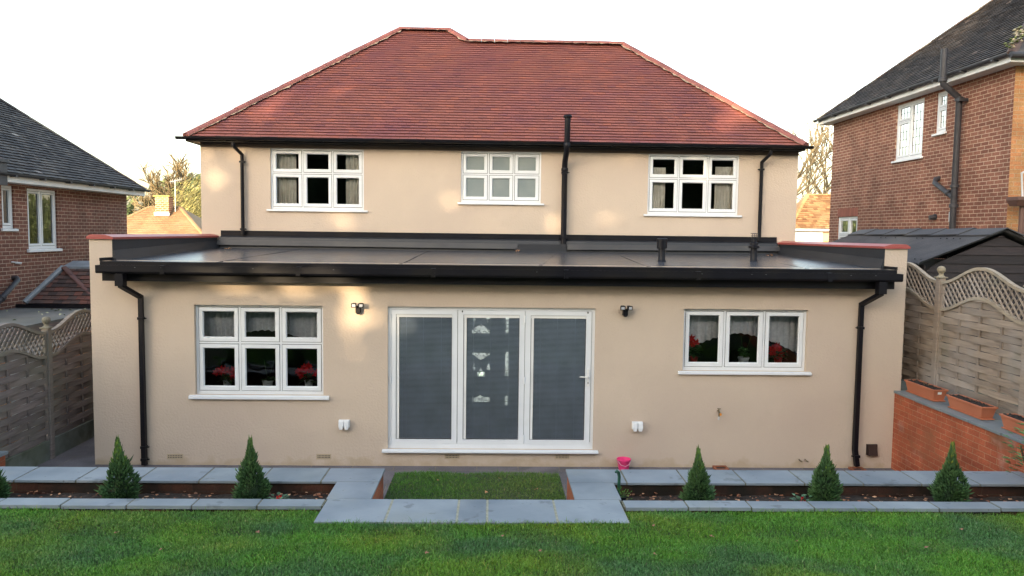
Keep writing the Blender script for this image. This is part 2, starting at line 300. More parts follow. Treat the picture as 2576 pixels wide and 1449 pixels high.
def window(parent, T, u0, u1, z0, z1, cells, rec=.06, fw=.035, rw=.062, sill=(.06, .055, .05), glassm=glass, fm=pvc, sashes=True, gap=.009, frosted=False, lead=None, wlabel=None):
    """cells: list of (a,b,c,d) fractions of the inside of the frame"""
    b = B(T); b.ring(u0, u1, z0, z1, fw, -rec-.06, -rec)
    iu0, iu1, iz0, iz1 = u0+fw, u1-fw, z0+fw+.012, z1-fw
    b.box(iu0, iu1, -rec-.06, -rec-.003, z0+fw, iz0)
    us = sorted({c[0] for c in cells}-{0}); zs = sorted({c[2] for c in cells}-{0}); mw = .013
    for q in us:
        x = iu0+(iu1-iu0)*q
        zz = [c for c in cells if abs(c[0]-q) < 1e-6]; lo_, hi = min(c[2] for c in zz), max(c[3] for c in zz)
        b.box(x-mw, x+mw, -rec-.06, -rec-.002, iz0+(iz1-iz0)*lo_, iz0+(iz1-iz0)*hi)
    for q in zs:
        z = iz0+(iz1-iz0)*q
        for c in cells:
            if abs(c[2]-q) < 1e-6: b.box(iu0+(iu1-iu0)*c[0]+(mw if c[0] else 0), iu0+(iu1-iu0)*c[1]-(mw if c[1] < 1 else 0), -rec-.06, -rec-.004, z-mw, z+mw)
    fr = done(b, 'window', fm, parent, label=wlabel)
    gk = B(T)
    for c in cells:
        a0 = iu0+(iu1-iu0)*c[0]+(mw if c[0] > 0 else 0); a1 = iu0+(iu1-iu0)*c[1]-(mw if c[1] < 1 else 0)
        c0 = iz0+(iz1-iz0)*c[2]+(mw if c[2] > 0 else 0); c1 = iz0+(iz1-iz0)*c[3]-(mw if c[3] < 1 else 0)
        gk.ring(a0, a1, c0, c1, gap+.004, -rec-.05, -rec-.018)
        s = B(T); s.ring(a0+gap, a1-gap, c0+gap, c1-gap, rw-.012, -rec-.05, -rec+.004)
        # bevelled glazing bead
        e = gap+rw-.012; o_ = [(a0+e, c0+e), (a1-e, c0+e), (a1-e, c1-e), (a0+e, c1-e)]; k_ = .014; i_ = [(a0+e+k_, c0+e+k_), (a1-e-k_, c0+e+k_), (a1-e-k_, c1-e-k_), (a0+e+k_, c1-e-k_)]
        for j in range(4):
            p_, q_, r_, t_ = o_[j], o_[(j+1) % 4], i_[(j+1) % 4], i_[j]
            s.face([(p_[0], -rec+.001, p_[1]), (q_[0], -rec+.001, q_[1]), (r_[0], -rec-.024, r_[1]), (t_[0], -rec-.024, t_[1])])
        done(s, 'sash', fm, fr)
        g0 = gap+rw-.002; gk.ring(a0+g0-.004, a1-g0+.004, c0+g0-.004, c1-g0+.004, .008, -rec-.028, -rec-.022)
        pz = B(T); pz.face([(a0+g0, -rec-.027, c0+g0), (a1-g0, -rec-.027, c0+g0), (a1-g0, -rec-.027, c1-g0), (a0+g0, -rec-.027, c1-g0)])
        done(pz, 'pane', frost if frosted else glassm, fr)
        if lead:
            lb = B(T); nx, nz_ = lead; A0, A1, C0, C1 = a0+g0, a1-g0, c0+g0, c1-g0
            for k in range(1, nx): x = A0+(A1-A0)*k/nx; lb.box(x-.005, x+.005, -rec-.026, -rec-.022, C0, C1)
            for k in range(1, int(round(nz_*(C1-C0)))+1):
                z = C0+(C1-C0)*k/(int(round(nz_*(C1-C0)))+1); lb.box(A0, A1, -rec-.0262, -rec-.0218, z-.005, z+.005)
            done(lb, 'leading', lead_line, fr)
    done(gk, 'gasket', gasket, fr)
    if sill:
        ov, pr, th = sill; sb = B(T); sb.hexa([(u0-ov, pr-.012, z0-th), (u1+ov, pr-.012, z0-th), (u1+ov, pr, z0-th+.02), (u0-ov, pr, z0-th+.02), ][0:0] or [(u0-ov, .003, z0-th), (u1+ov, .003, z0-th), (u1+ov, pr, z0-th), (u0-ov, pr, z0-th)], [(u0-ov, .003, z0), (u1+ov, .003, z0), (u1+ov, pr, z0-.012), (u0-ov, pr, z0-.012)])
        sb.box(u0+.002, u1-.002, -rec-.05, .003, z0-th, z0-.001)
        done(sb, 'window_sill', fm, fr, bevel=.004)
    return fr
def grid(nc, rows): # rows: list of z fractions
    return [(i/nc, (i+1)/nc, rows[j], rows[j+1]) for i in range(nc) for j in range(len(rows)-1)]
def clip(poly, p, nrm):
    out = []
    for i in range(len(poly)):
        a, b = poly[i], poly[(i+1) % len(poly)]
        da = (a[0]-p[0])*nrm[0]+(a[1]-p[1])*nrm[1]; db = (b[0]-p[0])*nrm[0]+(b[1]-p[1])*nrm[1]
        if da >= 0: out.append(a)
        if (da >= 0) != (db >= 0): t = da/(da-db); out.append((a[0]+(b[0]-a[0])*t, a[1]+(b[1]-a[1])*t))
    return out
def tiled(O, U, V, polys, gauge, width, thick, mat, parent, colours, name='roof', jit=.0015, uj=0., under=None, step=0.):
    """plain tiles, each one lapped over the course below; polys: convex polygons in (u,v), counter-clockwise"""
    b = B(); O, U, V = Vector(O), Vector(U).normalized(), Vector(V).normalized(); N = U.cross(V)
    if N.z < 0: N = -N
    for poly in polys:
        umin, umax = min(p[0] for p in poly), max(p[0] for p in poly); vmin, vmax = min(p[1] for p in poly), max(p[1] for p in poly)
        b.face([O+U*p[0]+V*p[1]-N*.01 for p in poly], (.35, .3, .3))
        for r_ in range(int(vmin/gauge), int(vmax/gauge)+1):
            v0 = r_*gauge; off = (width/2 if r_ % 2 else 0)+random.uniform(-uj, uj)
            wob = random.uniform(-.001, .001)
            for c in range(int(umin/width)-1, int(umax/width)+2):
                u0 = c*width+off; g = random.choice((.001, .0015, .003))
                hh = thick+random.uniform(-jit, jit)+wob; dv = random.uniform(-jit, jit)
                q = [(u0+g, v0+dv), (u0+width-g, v0+dv), (u0+width-g, v0+gauge+.004), (u0+g, v0+gauge+.004)]
                for i in range(len(poly)):
                    p0, p1 = poly[i], poly[(i+1) % len(poly)]; q = clip(q, p0, (-(p1[1]-p0[1]), p1[0]-p0[0]))
                    if len(q) < 3: break
                if len(q) < 3: continue
                h = lambda v: hh*(1-(v-v0)/gauge*.95)
                tn = random.choice(colours); k = random.uniform(.92, 1.08); tn = (tn[0]*k, tn[1]*k, tn[2]*k)
                idx = [b.P(O+U*p[0]+V*p[1]+N*h(p[1])) for p in q]; b.F(idx, tn)
                for i in range(len(q)):
                    a, e = q[i], q[(i+1) % len(q)]
                    if abs(a[1]-v0-dv) < 1e-6 and abs(e[1]-v0-dv) < 1e-6:
                        ia, ie = b.P(O+U*a[0]+V*a[1]-N*.004), b.P(O+U*e[0]+V*e[1]-N*.004); b.F((ia, ie, idx[(i+1) % len(q)], idx[i]), (tn[0]*.5, tn[1]*.42, tn[2]*.45) if step else tn)
    return done(b, name, mat, parent)
def ridge(pts, mat, parent, r=.115, seg=.30, lift=.0, name='ridge_tiles', mort=True, tn=((1, 1, 1), (.85, .85, .85), (1.1, 1.05, 1))):
    b = B(); mb = {-1: B(), 1: B()}; st = {-1: [], 1: []}
    for a, e in zip(pts, pts[1:]):
        a, e = Vector(a), Vector(e); d = e-a; n = max(1, round(d.length/seg)); d.normalize(); L_ = (e-a).length/n
        side = d.cross(Vector((0, 0, 1))).normalized(); up = side.cross(d)
        for k in range(n):
            p, q = a+d*(k*L_+.003), a+d*((k+1)*L_-.003); t_ = random.choice(tn); j = random.uniform(-.004, .004)
            ri = []
            for c, rr in ((p, r), (q, r*.97)):
                ri.append([b.P(c+side*math.cos(th)*rr+up*(math.sin(th)*rr*.62+lift-.035+j)) for th in [math.pi*i/8 for i in range(9)]])
            for i in range(8): b.F((ri[0][i], ri[1][i], ri[1][i+1], ri[0][i+1]), t_)
            b.F(ri[0][::-1], t_); b.F(ri[1], t_)
            if mort:
                for sg in (-1, 1):
                    for m_ in range(4):
                        dn = random.choice((.004, .008, .02, .034))*random.uniform(.6, 1.3); cc = p+d*(L_*m_/4)
                        st[sg].append((mb[sg].P(cc+side*sg*(r*.985)+up*(lift-.032)), mb[sg].P(cc+side*sg*(r+dn)+up*(lift-.032-dn*.62))))
    for sg in (-1, 1):
        for q0, q1 in zip(st[sg], st[sg][1:]): mb[sg].F((q0[0], q0[1], q1[1], q1[0]))
    o = done(b, name, mat, parent, smooth=True)
    if mort:
        for sg in (-1, 1): done(mb[sg], 'bedding_mortar', mortar, parent)
    return o
# ================================================================== GROUND
def plane(name, x0, x1, y0, y1, z, mat, label=None):
    b = B(); b.face([(x0, y0, z), (x1, y0, z), (x1, y1, z), (x0, y1, z)]); return done(b, name, mat, kind='structure', label=label)
plane('ground', -400, 400, -400, 600, -.06, ground_m)
b = B(); b.box(-6.62, 6.0, -3.0, 7.5, -.05, 0); done(b, 'patio', patio_m, kind='structure')
b = B(); b.box(-1.177, .838, -3.64, -1.85, .02, .47); b.hexa([(-1.177, -1.85, .02), (.838, -1.85, .02), (.838, -1.74, .02), (-1.177, -1.74, .02)], [(-1.177, -1.85, .47), (.838, -1.85, .47), (.838, -1.76, .44), (-1.177, -1.76, .44)])
done(b, 'terrace_lawn', lawn_m, kind='structure')
# rising lawn
def lawnz(x, y):
    k = max(0, -4.3-y); return .762+.03*max(0, min(1, (-3.87-y)/.38))+.125*max(0, k-.2)+.006*math.sin(x*2.3+y*1.7)+.006*math.sin(x*.9-y*3.1)
b = B(); xs = np.linspace(-9, 9, 73); ys = list(np.linspace(-3.86, -6.5, 34))+[-7.5, -9, -12, -16, -22]
g = [[b.P((x, y, lawnz(x, y)-(.015))) for x in xs] for y in ys]
for j in range(len(ys)-1):
    for i in range(len(xs)-1):
        xm, ym = (xs[i]+xs[i+1])/2, (ys[j]+ys[j+1])/2
        if -1.6 < xm < 1.3 and ym > -4.2: continue
        b.F((g[j][i], g[j+1][i], g[j+1][i+1], g[j][i+1]))
done(b, 'lawn', lawn_m, kind='structure', smooth=True)
def blades(name, mat, regions, dens, hmin, hmax, zf, label, wid=.0028):
    P = []; 
    for (x0, x1, y0, y1, dk) in regions:
        n = int((x1-x0)*(y1-y0)*dens*dk); P.append(np.stack([rng.uniform(x0, x1, n), rng.uniform(y0, y1, n)], 1))
    P = np.concatenate(P); n = len(P)
    cl = np.sin(P[:, 0]*5.1+np.sin(P[:, 1]*7)*1.3)*np.cos(P[:, 1]*6.3+np.sin(P[:, 0]*3.7))          # tufts
    z = np.array([zf(x, y) for x, y in P])-.008
    h = rng.uniform(hmin, hmax, n)*(1+.18*cl)*(1+.6*(rng.random(n) > .97)); a = rng.uniform(0, 2*np.pi, n); wd = wid*rng.uniform(.6, 1.3, n)
    lean = rng.uniform(.1, .95, n)*h; la = rng.uniform(0, 2*np.pi, n)
    base = np.stack([P[:, 0], P[:, 1], z], 1); si = np.stack([np.cos(a), np.sin(a), 0*a], 1)*wd[:, None]; ld_ = np.stack([np.cos(la), np.sin(la), 0*la], 1)
    up = np.array([0, 0, 1.])
    mid = base+up*(h*.6)[:, None]+ld_*(lean*.3)[:, None]; tip = base+up*h[:, None]*(1-.25*rng.random(n))[:, None]+ld_*lean[:, None]
    V = np.stack([base-si, base+si, mid+si*.75, mid-si*.75, tip], 1).reshape(-1, 3)
    me = bpy.data.meshes.new(name); me.vertices.add(5*n); me.vertices.foreach_set('co', V.ravel().astype(np.float32))
    k = np.arange(n)*5; loops = np.stack([k, k+1, k+2, k+3, k+3, k+2, k+4], 1).ravel()
    me.loops.add(7*n); me.loops.foreach_set('vertex_index', loops.astype(np.int32)); me.polygons.add(2*n)
    st = (np.arange(n)*7)[:, None]+np.array([0, 4]); me.polygons.foreach_set('loop_start', st.ravel().astype(np.int32)); me.polygons.foreach_set('loop_total', np.tile([4, 3], n).astype(np.int32))
    me.update(calc_edges=True)
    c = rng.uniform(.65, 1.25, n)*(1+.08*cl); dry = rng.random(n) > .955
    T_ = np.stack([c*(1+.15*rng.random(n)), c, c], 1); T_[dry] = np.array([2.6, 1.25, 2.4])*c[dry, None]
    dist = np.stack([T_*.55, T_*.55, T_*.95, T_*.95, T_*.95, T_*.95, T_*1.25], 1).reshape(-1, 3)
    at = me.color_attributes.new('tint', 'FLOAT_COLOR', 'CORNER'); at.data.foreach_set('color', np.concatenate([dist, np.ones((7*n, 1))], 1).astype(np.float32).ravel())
    me.materials.append(mat); o = bpy.data.objects.new(name, me); COL.objects.link(o); o['kind'] = 'stuff'; o['label'] = label; o['category'] = 'grass'; return o
blades('grass', grass_m, [(-5.6, -1.58, -5.7, -3.86, 1), (1.28, 5.9, -5.7, -3.86, 1), (-1.58, 1.28, -5.7, -4.24, 1), (-1.58, 1.28, -4.3, -4.235, 1.2), (-7, 7, -9, -5.7, .10)], 16500, .016, .032, lawnz, 'bright green mown lawn in front of the stone planters')
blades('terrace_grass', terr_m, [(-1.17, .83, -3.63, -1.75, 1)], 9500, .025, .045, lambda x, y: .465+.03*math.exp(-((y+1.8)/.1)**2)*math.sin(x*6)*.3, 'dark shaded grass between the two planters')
blades('edge_grass', grass_m, [(-1.6, 1.29, -4.285, -4.235, 1), (-5.6, -1.62, -3.90, -3.862, .55), (1.32, 5.9, -3.90, -3.862, .8), (-1.62, -1.58, -4.25, -3.9, 1), (1.285, 1.32, -4.25, -3.9, 1)], 5200, .035, .062, lawnz, 'longer grass left uncut along the stone edges')
# ================================================================== MAIN HOUSE
H = thing('rendered_house', 'beige rendered house with red tiled roof, flat roofed extension and white windows', 'house', (0, 0, 0))
XL, XR, D2 = -5.72, 6.02, 4.14
DOOR = (-1.508, 1.492, .252, 2.337); LW = (-4.265, -2.433, 1.033, 2.336); RW = (2.779, 4.598, 1.437, 2.347)
b = B(TY(0)); wallgrid(b, XL, XR, -.05, 2.96, [DOOR, LW, RW], 0, .16)
b.box(XL, -5.40, -4.14, 0.0, 2.9605, 3.252); b.box(5.69, XR, -4.14, 0.0, 2.9605, 3.252)
b.T = None
b.face([(XL, 0, -.05), (XL, 0, 2.96), (XL, 9.0, 2.96), (XL, 9.0, -.05)]); b.face([(XR, 0, -.05), (XR, 9, -.05), (XR, 9, 2.96), (XR, 0, 2.96)])
done(b, 'extension_wall', render_, H)
UW = [(-4.36, -2.547, 3.819, 5.0), (-.649, .925, 4.001, 5.0), (3.038, 4.849, 3.819, 5.0)]
b = B(TY(D2)); wallgrid(b, XL+.012, XR, 3.0, 5.10, UW, 0, .16); b.T = None
b.face([(XL+.012, D2, 3.0), (XL+.012, D2, 5.1), (XL+.012, 10.2, 5.1), (XL+.012, 10.2, 3.0)]); b.face([(XR, D2, 3.0), (XR, 10.2, 3.0), (XR, 10.2, 5.1), (XR, D2, 5.1)])
b.face([(XL, 10.2, -.05), (XL, 10.2, 5.1), (XR, 10.2, 5.1), (XR, 10.2, -.05)])
done(b, 'upper_wall', render_, H)
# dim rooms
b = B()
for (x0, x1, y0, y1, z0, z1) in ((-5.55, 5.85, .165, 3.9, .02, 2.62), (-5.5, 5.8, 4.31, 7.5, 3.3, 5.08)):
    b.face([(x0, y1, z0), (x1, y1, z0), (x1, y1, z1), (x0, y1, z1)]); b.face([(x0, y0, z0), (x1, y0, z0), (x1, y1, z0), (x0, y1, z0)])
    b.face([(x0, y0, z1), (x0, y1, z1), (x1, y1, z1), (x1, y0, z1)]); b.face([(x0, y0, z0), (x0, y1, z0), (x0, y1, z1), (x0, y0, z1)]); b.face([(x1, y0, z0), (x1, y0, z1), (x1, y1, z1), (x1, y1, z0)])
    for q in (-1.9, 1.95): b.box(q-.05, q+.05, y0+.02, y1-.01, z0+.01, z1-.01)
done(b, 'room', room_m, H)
# copings
for (x0, x1, n_) in ((XL-.025, -5.372, 0), (5.66, XR+.025, 1)):
    b = B(); xm = (x0+x1)/2-.03*(1 if n_ == 0 else -1)
    b.hexa([(x0, -.03, 3.254), (x1, -.03, 3.254), (x1, 4.13, 3.254), (x0, 4.13, 3.254)], [(x0, -.03, 3.285), (x1, -.03, 3.285), (x1, 4.13, 3.285), (x0, 4.13, 3.285)])
    b.hexa([(x0, -.03, 3.2855), (x1, -.03, 3.2855), (x1, 4.13, 3.2855), (x0, 4.13, 3.2855)], [(xm-.1, -.028, 3.318), (xm+.1, -.028, 3.318), (xm+.1, 4.13, 3.318), (xm-.1, 4.13, 3.318)])
    done(b, 'parapet_coping', redpaint, H)
# flat roof
b = B()
zr = lambda y: 2.948+.105*(y+.28)/4.4
nx = 60
for i in range(nx):
    for j in range(12):
        a0, a1 = -5.397+11.084*i/nx, -5.397+11.084*(i+1)/nx; c0, c1 = -.28+4.38*j/12, -.28+4.38*(j+1)/12
        zz = lambda x, y: zr(y)+.006*math.sin(x*1.3+y*.7)*math.sin(y*1.1)
        b.face([(a0, c0, zz(a0, c0)), (a1, c0, zz(a1, c0)), (a1, c1, zz(a1, c1)), (a0, c1, zz(a0, c1))])
fr = done(b, 'flat_roof', felt, H, smooth=True)
for x, sg in ((-5.397, 1), (5.687, -1)):   # felt upstands on the inner parapet faces with a lapped fillet
    b = B()
    b.hexa([(x, .0, 2.9), (x+sg*.006, .0, 2.9), (x+sg*.006, 4.1, 2.9), (x, 4.1, 2.9)], [(x, 0, 3.25), (x+sg*.006, 0, 3.25), (x+sg*.006, 4.1, 3.25), (x, 4.1, 3.25)])
    b.hexa([(x+sg*.0065, .0, 2.9), (x+sg*.07, .0, 2.9), (x+sg*.07, 4.1, 3.04), (x+sg*.0065, 4.1, 3.04)], [(x+sg*.0065, 0, 3.10), (x+sg*.014, 0, 3.10), (x+sg*.014, 4.1, 3.19), (x+sg*.0065, 4.1, 3.19)])
    done(b, 'felt_upstand', felt_d, fr)
b = B(); b.box(-5.33, 5.64, 4.115, 4.137, 3.262, 3.392); done(b, 'upper_flashing', blackp, fr)
b = B(); b.hexa([(-5.33, 4.0, 3.0), (5.64, 4.0, 3.0), (5.64, 4.1148, 3.0), (-5.33, 4.1148, 3.0)], [(-5.33, 4.06, 3.262), (5.64, 4.06, 3.262), (5.64, 4.1148, 3.285), (-5.33, 4.1148, 3.285)])
b.box(.42, .62, 3.93, 3.999, 3.03, 3.12); b.box(.50, 1.42, 3.955, 3.9995, 3.0, 3.20)
done(b, 'rear_upstand', felt_d, fr)
for (xa, xb) in ((-3.9, -3.75), (-1.35, -1.3), (.62, 1.2), (2.2, 2.35), (4.5, 4.75)):
    b = B(); b.hexa([(xa, -.279, zr(-.279)), (xa+.05, -.279, zr(-.279)), (xb+.05, 3.9, zr(3.9)), (xb, 3.9, zr(3.9))], [(xa, -.279, zr(-.279)+.004), (xa+.05, -.279, zr(-.279)+.008), (xb+.05, 3.9, zr(3.9)+.008), (xb, 3.9, zr(3.9)+.004)]); done(b, 'felt_seam', felt, fr)
b = B()
b.hexa([(-5.36, 3.955, 3.112), (.47, 3.955, 3.098), (.47, 3.998, 3.098), (-5.36, 3.998, 3.112)], [(-5.36, 3.985, 3.21), (.47, 3.985, 3.197), (.47, 4.02, 3.197), (-5.36, 4.02, 3.21)])
b.hexa([(1.45, 3.955, 3.098), (5.66, 3.955, 3.118), (5.66, 3.998, 3.118), (1.45, 3.998, 3.098)], [(1.45, 3.985, 3.197), (5.66, 3.985, 3.215), (5.66, 4.02, 3.215), (1.45, 4.02, 3.197)])
done(b, 'lead_flashing', felt2, fr)
b = B(); b.box(-5.42, 5.715, -.255, -.225, 2.68, 2.94); b.box(-5.42, 5.715, -.223, -.002, 2.70, 2.715); b.box(-5.42, -5.405, -.223, .0, 2.716, 2.94); b.box(5.70, 5.714, -.223, 0, 2.716, 2.94)
done(b, 'fascia', blackp, H)
b = B(); b.box(-5.425, 5.72, -.30, -.258, 2.885, 2.955); b.box(-5.43, -5.40, -.30, .02, 2.957, 3.0); b.box(5.69, 5.725, -.30, .02, 2.957, 3.0)
done(b, 'roof_edge_trim', blackp, H)
def gutter(x0, x1, y, z, r, name='gutter', par=H, sq=True):
    b = B()
    if sq: prof = [(-.0, 0), (0, -.085), (-.02, -.105), (-.085, -.105), (-.105, -.08), (-.108, 0), (-.113, .0), (-.113, -.085), (-.09, -.112), (-.018, -.112), (.004, -.088), (.004, 0)]
    else:
        ang = [math.pi*i/10 for i in range(11)]; prof = [(-r+r*math.cos(a), -r*math.sin(a)) for a in ang]+[(-r+(r-.006)*math.cos(a), -(r-.006)*math.sin(a)) for a in ang[::-1]]
    i0 = [b.P((x0, y+p[0], z+p[1])) for p in prof]; i1 = [b.P((x1, y+p[0], z+p[1])) for p in prof]; n = len(prof)
    for k in range(n): b.F((i0[k], i0[(k+1) % n], i1[(k+1) % n], i1[k]))
    b.F(i0); b.F(i1[::-1])
    # end stops and joint brackets
    for x in (x0, x1): b.box(x-.004, x+.004, y-.106 if sq else y-2*r, y, z-.104 if sq else z-r*.9, z-.001)
    k = x0+.9
    while k < x1:
        if sq: b.box(k-.03, k+.03, y-.118, y+.003, z-.117, z+.004)
        else: b.tube([(k-.02, y-r, z-r*.55), (k+.02, y-r, z-r*.55)], r*.62, 10)
        k += 1.85
    return done(b, name, blackp, par)
gutter(-5.43, 5.75, -.303, 2.905, .055)
for x in (-4.9, -4.55, -3.3, -2.2, .6, 2.9, 3.6, 3.8, 5.0, 5.35):
    b = B(); b.box(x, x+.014, -.421, -.4165, 2.876, 2.881); done(b, 'gutter_clip', M('dull clip', (.2, .2, .2)) if 'dull clip' not in MATS else MATS['dull clip'], H)
# main roof
PT = 40; kk = math.tan(R(PT)); ye, ze = 3.85, 5.163
rp = lambda x, y: Vector((x, y, ze+kk*(y-ye)))
cs = math.cos(R(PT)); U_ = (1, 0, 0); V_ = (0, cs, math.sin(R(PT)))
exL, exR = -5.91, 6.08; O_ = (0, ye, ze)
vy = lambda y: (y-ye)/cs
redc = [(1, 1, 1)]*14+[(.93, .93, 1.0)]*6+[(.82, .82, .98)]*2+[(1.06, 1.02, .97)]*4+[(1.16, 1.08, .9)]*1
low = [(exL, 0), (exR, 0), (2.96, vy(6.97)), (-.62, vy(6.97)), (-2.66, vy(6.97))]
k7 = (6.97-ye)/(7.38-ye); xl7 = exL+(-2.26-exL)*k7
low = [(exL, 0), (exR, 0), (2.96, vy(6.97)), (xl7, vy(6.97))]
up_ = [(xl7, vy(6.97)), (-.62, vy(6.97)), (-1.07, vy(7.38)), (-2.26, vy(7.38))]
RF = tiled(O_, U_, V_, [low, up_], .1, .1655, .024, tile_red, H, redc, 'roof', step=1)
b = B(); a = rp(exL, ye); zb = ze; yb2 = 10.9; ybr = 10.1
AL, AR, C1_, C2_ = rp(-2.26, 7.38), rp(-1.07, 7.38), rp(-.62, 6.97), rp(2.96, 6.97)
b.face([(exL, ye, ze), AL, (exL, yb2, ze)]); b.face([AL, AR, (2.4, yb2, ze), (exL, yb2, ze)]); b.face([AR, C1_, (-.62, 7.4, C1_.z-.3), (2.4, yb2, ze)])
b.face([C1_, C2_, (exR, ybr, ze), (-.62, ybr, ze)]); b.face([C2_, (exR, ye, ze), (exR, ybr, ze)])
done(b, 'rear_roof_slope', tile_red, RF)
ridge([(exL+.02, ye+.02, ze+.03), AL+Vector((0, 0, .03)), AR+Vector((0, 0, .03)), C1_+Vector((0, 0, .03)), C2_+Vector((0, 0, .03)), (exR-.02, ye+.02, ze+.03)], tile_red_ridge, RF, r=.125, lift=.005)
b = B(); b.box(exL+.03, exR-.03, 3.87, 3.892, 4.985+.09, 5.155); b.box(exL+.03, exR-.03, 3.8925, 4.138, 5.085, 5.10); b.box(exL+.03, exL+.05, 3.8925, 10.2, 5.075, 5.155); b.box(exR-.05, exR-.03, 3.8925, 10.2, 5.075, 5.155)
b.box(exL+.052, XL+.01, 4.14, 10.2, 5.086, 5.101); b.box(XR+.002, exR-.052, 4.14, 10.2, 5.086, 5.101); done(b, 'eaves_fascia', blackp, H)
b = B(); b.box(XL+.02, XR-.005, 4.118, 4.139, 4.985+.02, 5.084)
for q in UW: pass
done(b, 'frieze_board', M('dull brown board', (.10, .075, .06), rough=.7), H)
gutter(-6.03, 6.16, 3.868, 5.158, .055, sq=False)
b = B(); b.tube([(exL-.05, 3.9, 5.25), (exL-.07, 3.9, 5.33), (exL-.10, 3.9, 5.36), (exL-.13, 3.9, 5.34), (exL-.12, 3.9, 5.31)], .006, 5); done(b, 'hip_iron', blackmat, H)
# pipes
def pipe(pts, r, name='downpipe', mat=blackp, par=H, sq=False, clips=(), cr=None, side=1):
    b = B(); b.tube(pts, r, 12, sq=sq); o = done(b, name, mat, par, smooth=not sq)
    for (x, y, z) in clips:
        c = B(); c.box(x-r-.008, x+r+.008, y-r-.008, y+r+.008, z-.018, z+.018); c.box(x+side*(r+.008), x+side*(r+.04), y-.01, y+.012, z-.008, z+.008); done(c, 'pipe_clip', mat, o)
    return o
pipe([(-5.115, -.36, 2.80), (-5.115, -.36, 2.62), (-4.985, -.065, 2.44), (-4.985, -.065, .02)], .032, sq=True, clips=((-4.985, -.065, 2.14), (-4.985, -.065, .28), (-4.985, -.065, .1)))
b = B(); b.box(-5.17, -5.06, -.42, -.30, 2.62, 2.79); done(b, 'gutter_outlet', blackp, H)
pipe([(5.47, -.36, 2.80), (5.47, -.36, 2.62), (5.35, -.06, 2.44), (5.35, -.06, .30), (5.39, -.06, .05)], .032, sq=True, clips=((5.35, -.065, 2.1), (5.375, -.065, .2)), side=-1)
b = B(); b.box(5.415, 5.525, -.42, -.30, 2.62, 2.79); done(b, 'gutter_outlet', blackp, H)
pipe([(-4.965, 3.81, 5.06), (-4.965, 3.81, 5.0), (-4.885, 4.07, 4.86), (-4.885, 4.07, 3.32)], .036, clips=((-4.885, 4.07, 4.72), (-4.885, 4.07, 3.42)))
pipe([(5.345, 3.81, 5.06), (5.345, 3.81, 5.0), (5.27, 4.07, 4.86), (5.27, 4.07, 3.32)], .036, clips=((5.27, 4.07, 4.72),), side=-1)
sp = pipe([(1.378, 4.03, 3.16), (1.378, 4.03, 4.72), (1.378, 3.99, 4.82), (1.38, 3.72, 4.98), (1.38, 3.67, 5.06), (1.385, 3.67, 5.62)], .056, 'soil_vent_pipe', clips=((1.378, 4.03, 4.6), (1.378, 4.03, 3.34)))
b = B(); b.lathe((1.378, 4.03, 4.63), [(.065, 0), (.068, .01), (.068, .05), (.062, .06)], 16); b.lathe((1.38, 3.67, 5.05), [(.062, 0), (.066, .01), (.066, .07), (.06, .08)], 16); done(b, 'pipe_collar', blackp, sp, smooth=True)
b = B(); b.lathe((1.385, 3.67, 5.60), [(.060, 0), (.082, .005), (.086, .03), (.07, .055), (.02, .062)], 20); done(b, 'pipe_cowl', blackp, sp, smooth=True)
# windows of the house
third = [0, 1/3, 2/3, 1]
window(H, TY(0), *LW, grid(3, [0, .575, 1]), rec=.06, sill=(.085, .05, .055))
window(H, TY(0), *RW, grid(3, [0, 1]), rec=.06, sill=(.07, .05, .045))
window(H, TY(D2), *UW[0], grid(3, [0, .60, 1]), rec=.03, sill=(.075, .05, .04))
window(H, TY(D2), *UW[1], grid(3, [0, .555, 1]), rec=.03, sill=(.065, .05, .04), frosted=True)
window(H, TY(D2), *UW[2], grid(3, [0, .60, 1]), rec=.03, sill=(.075, .05, .04))
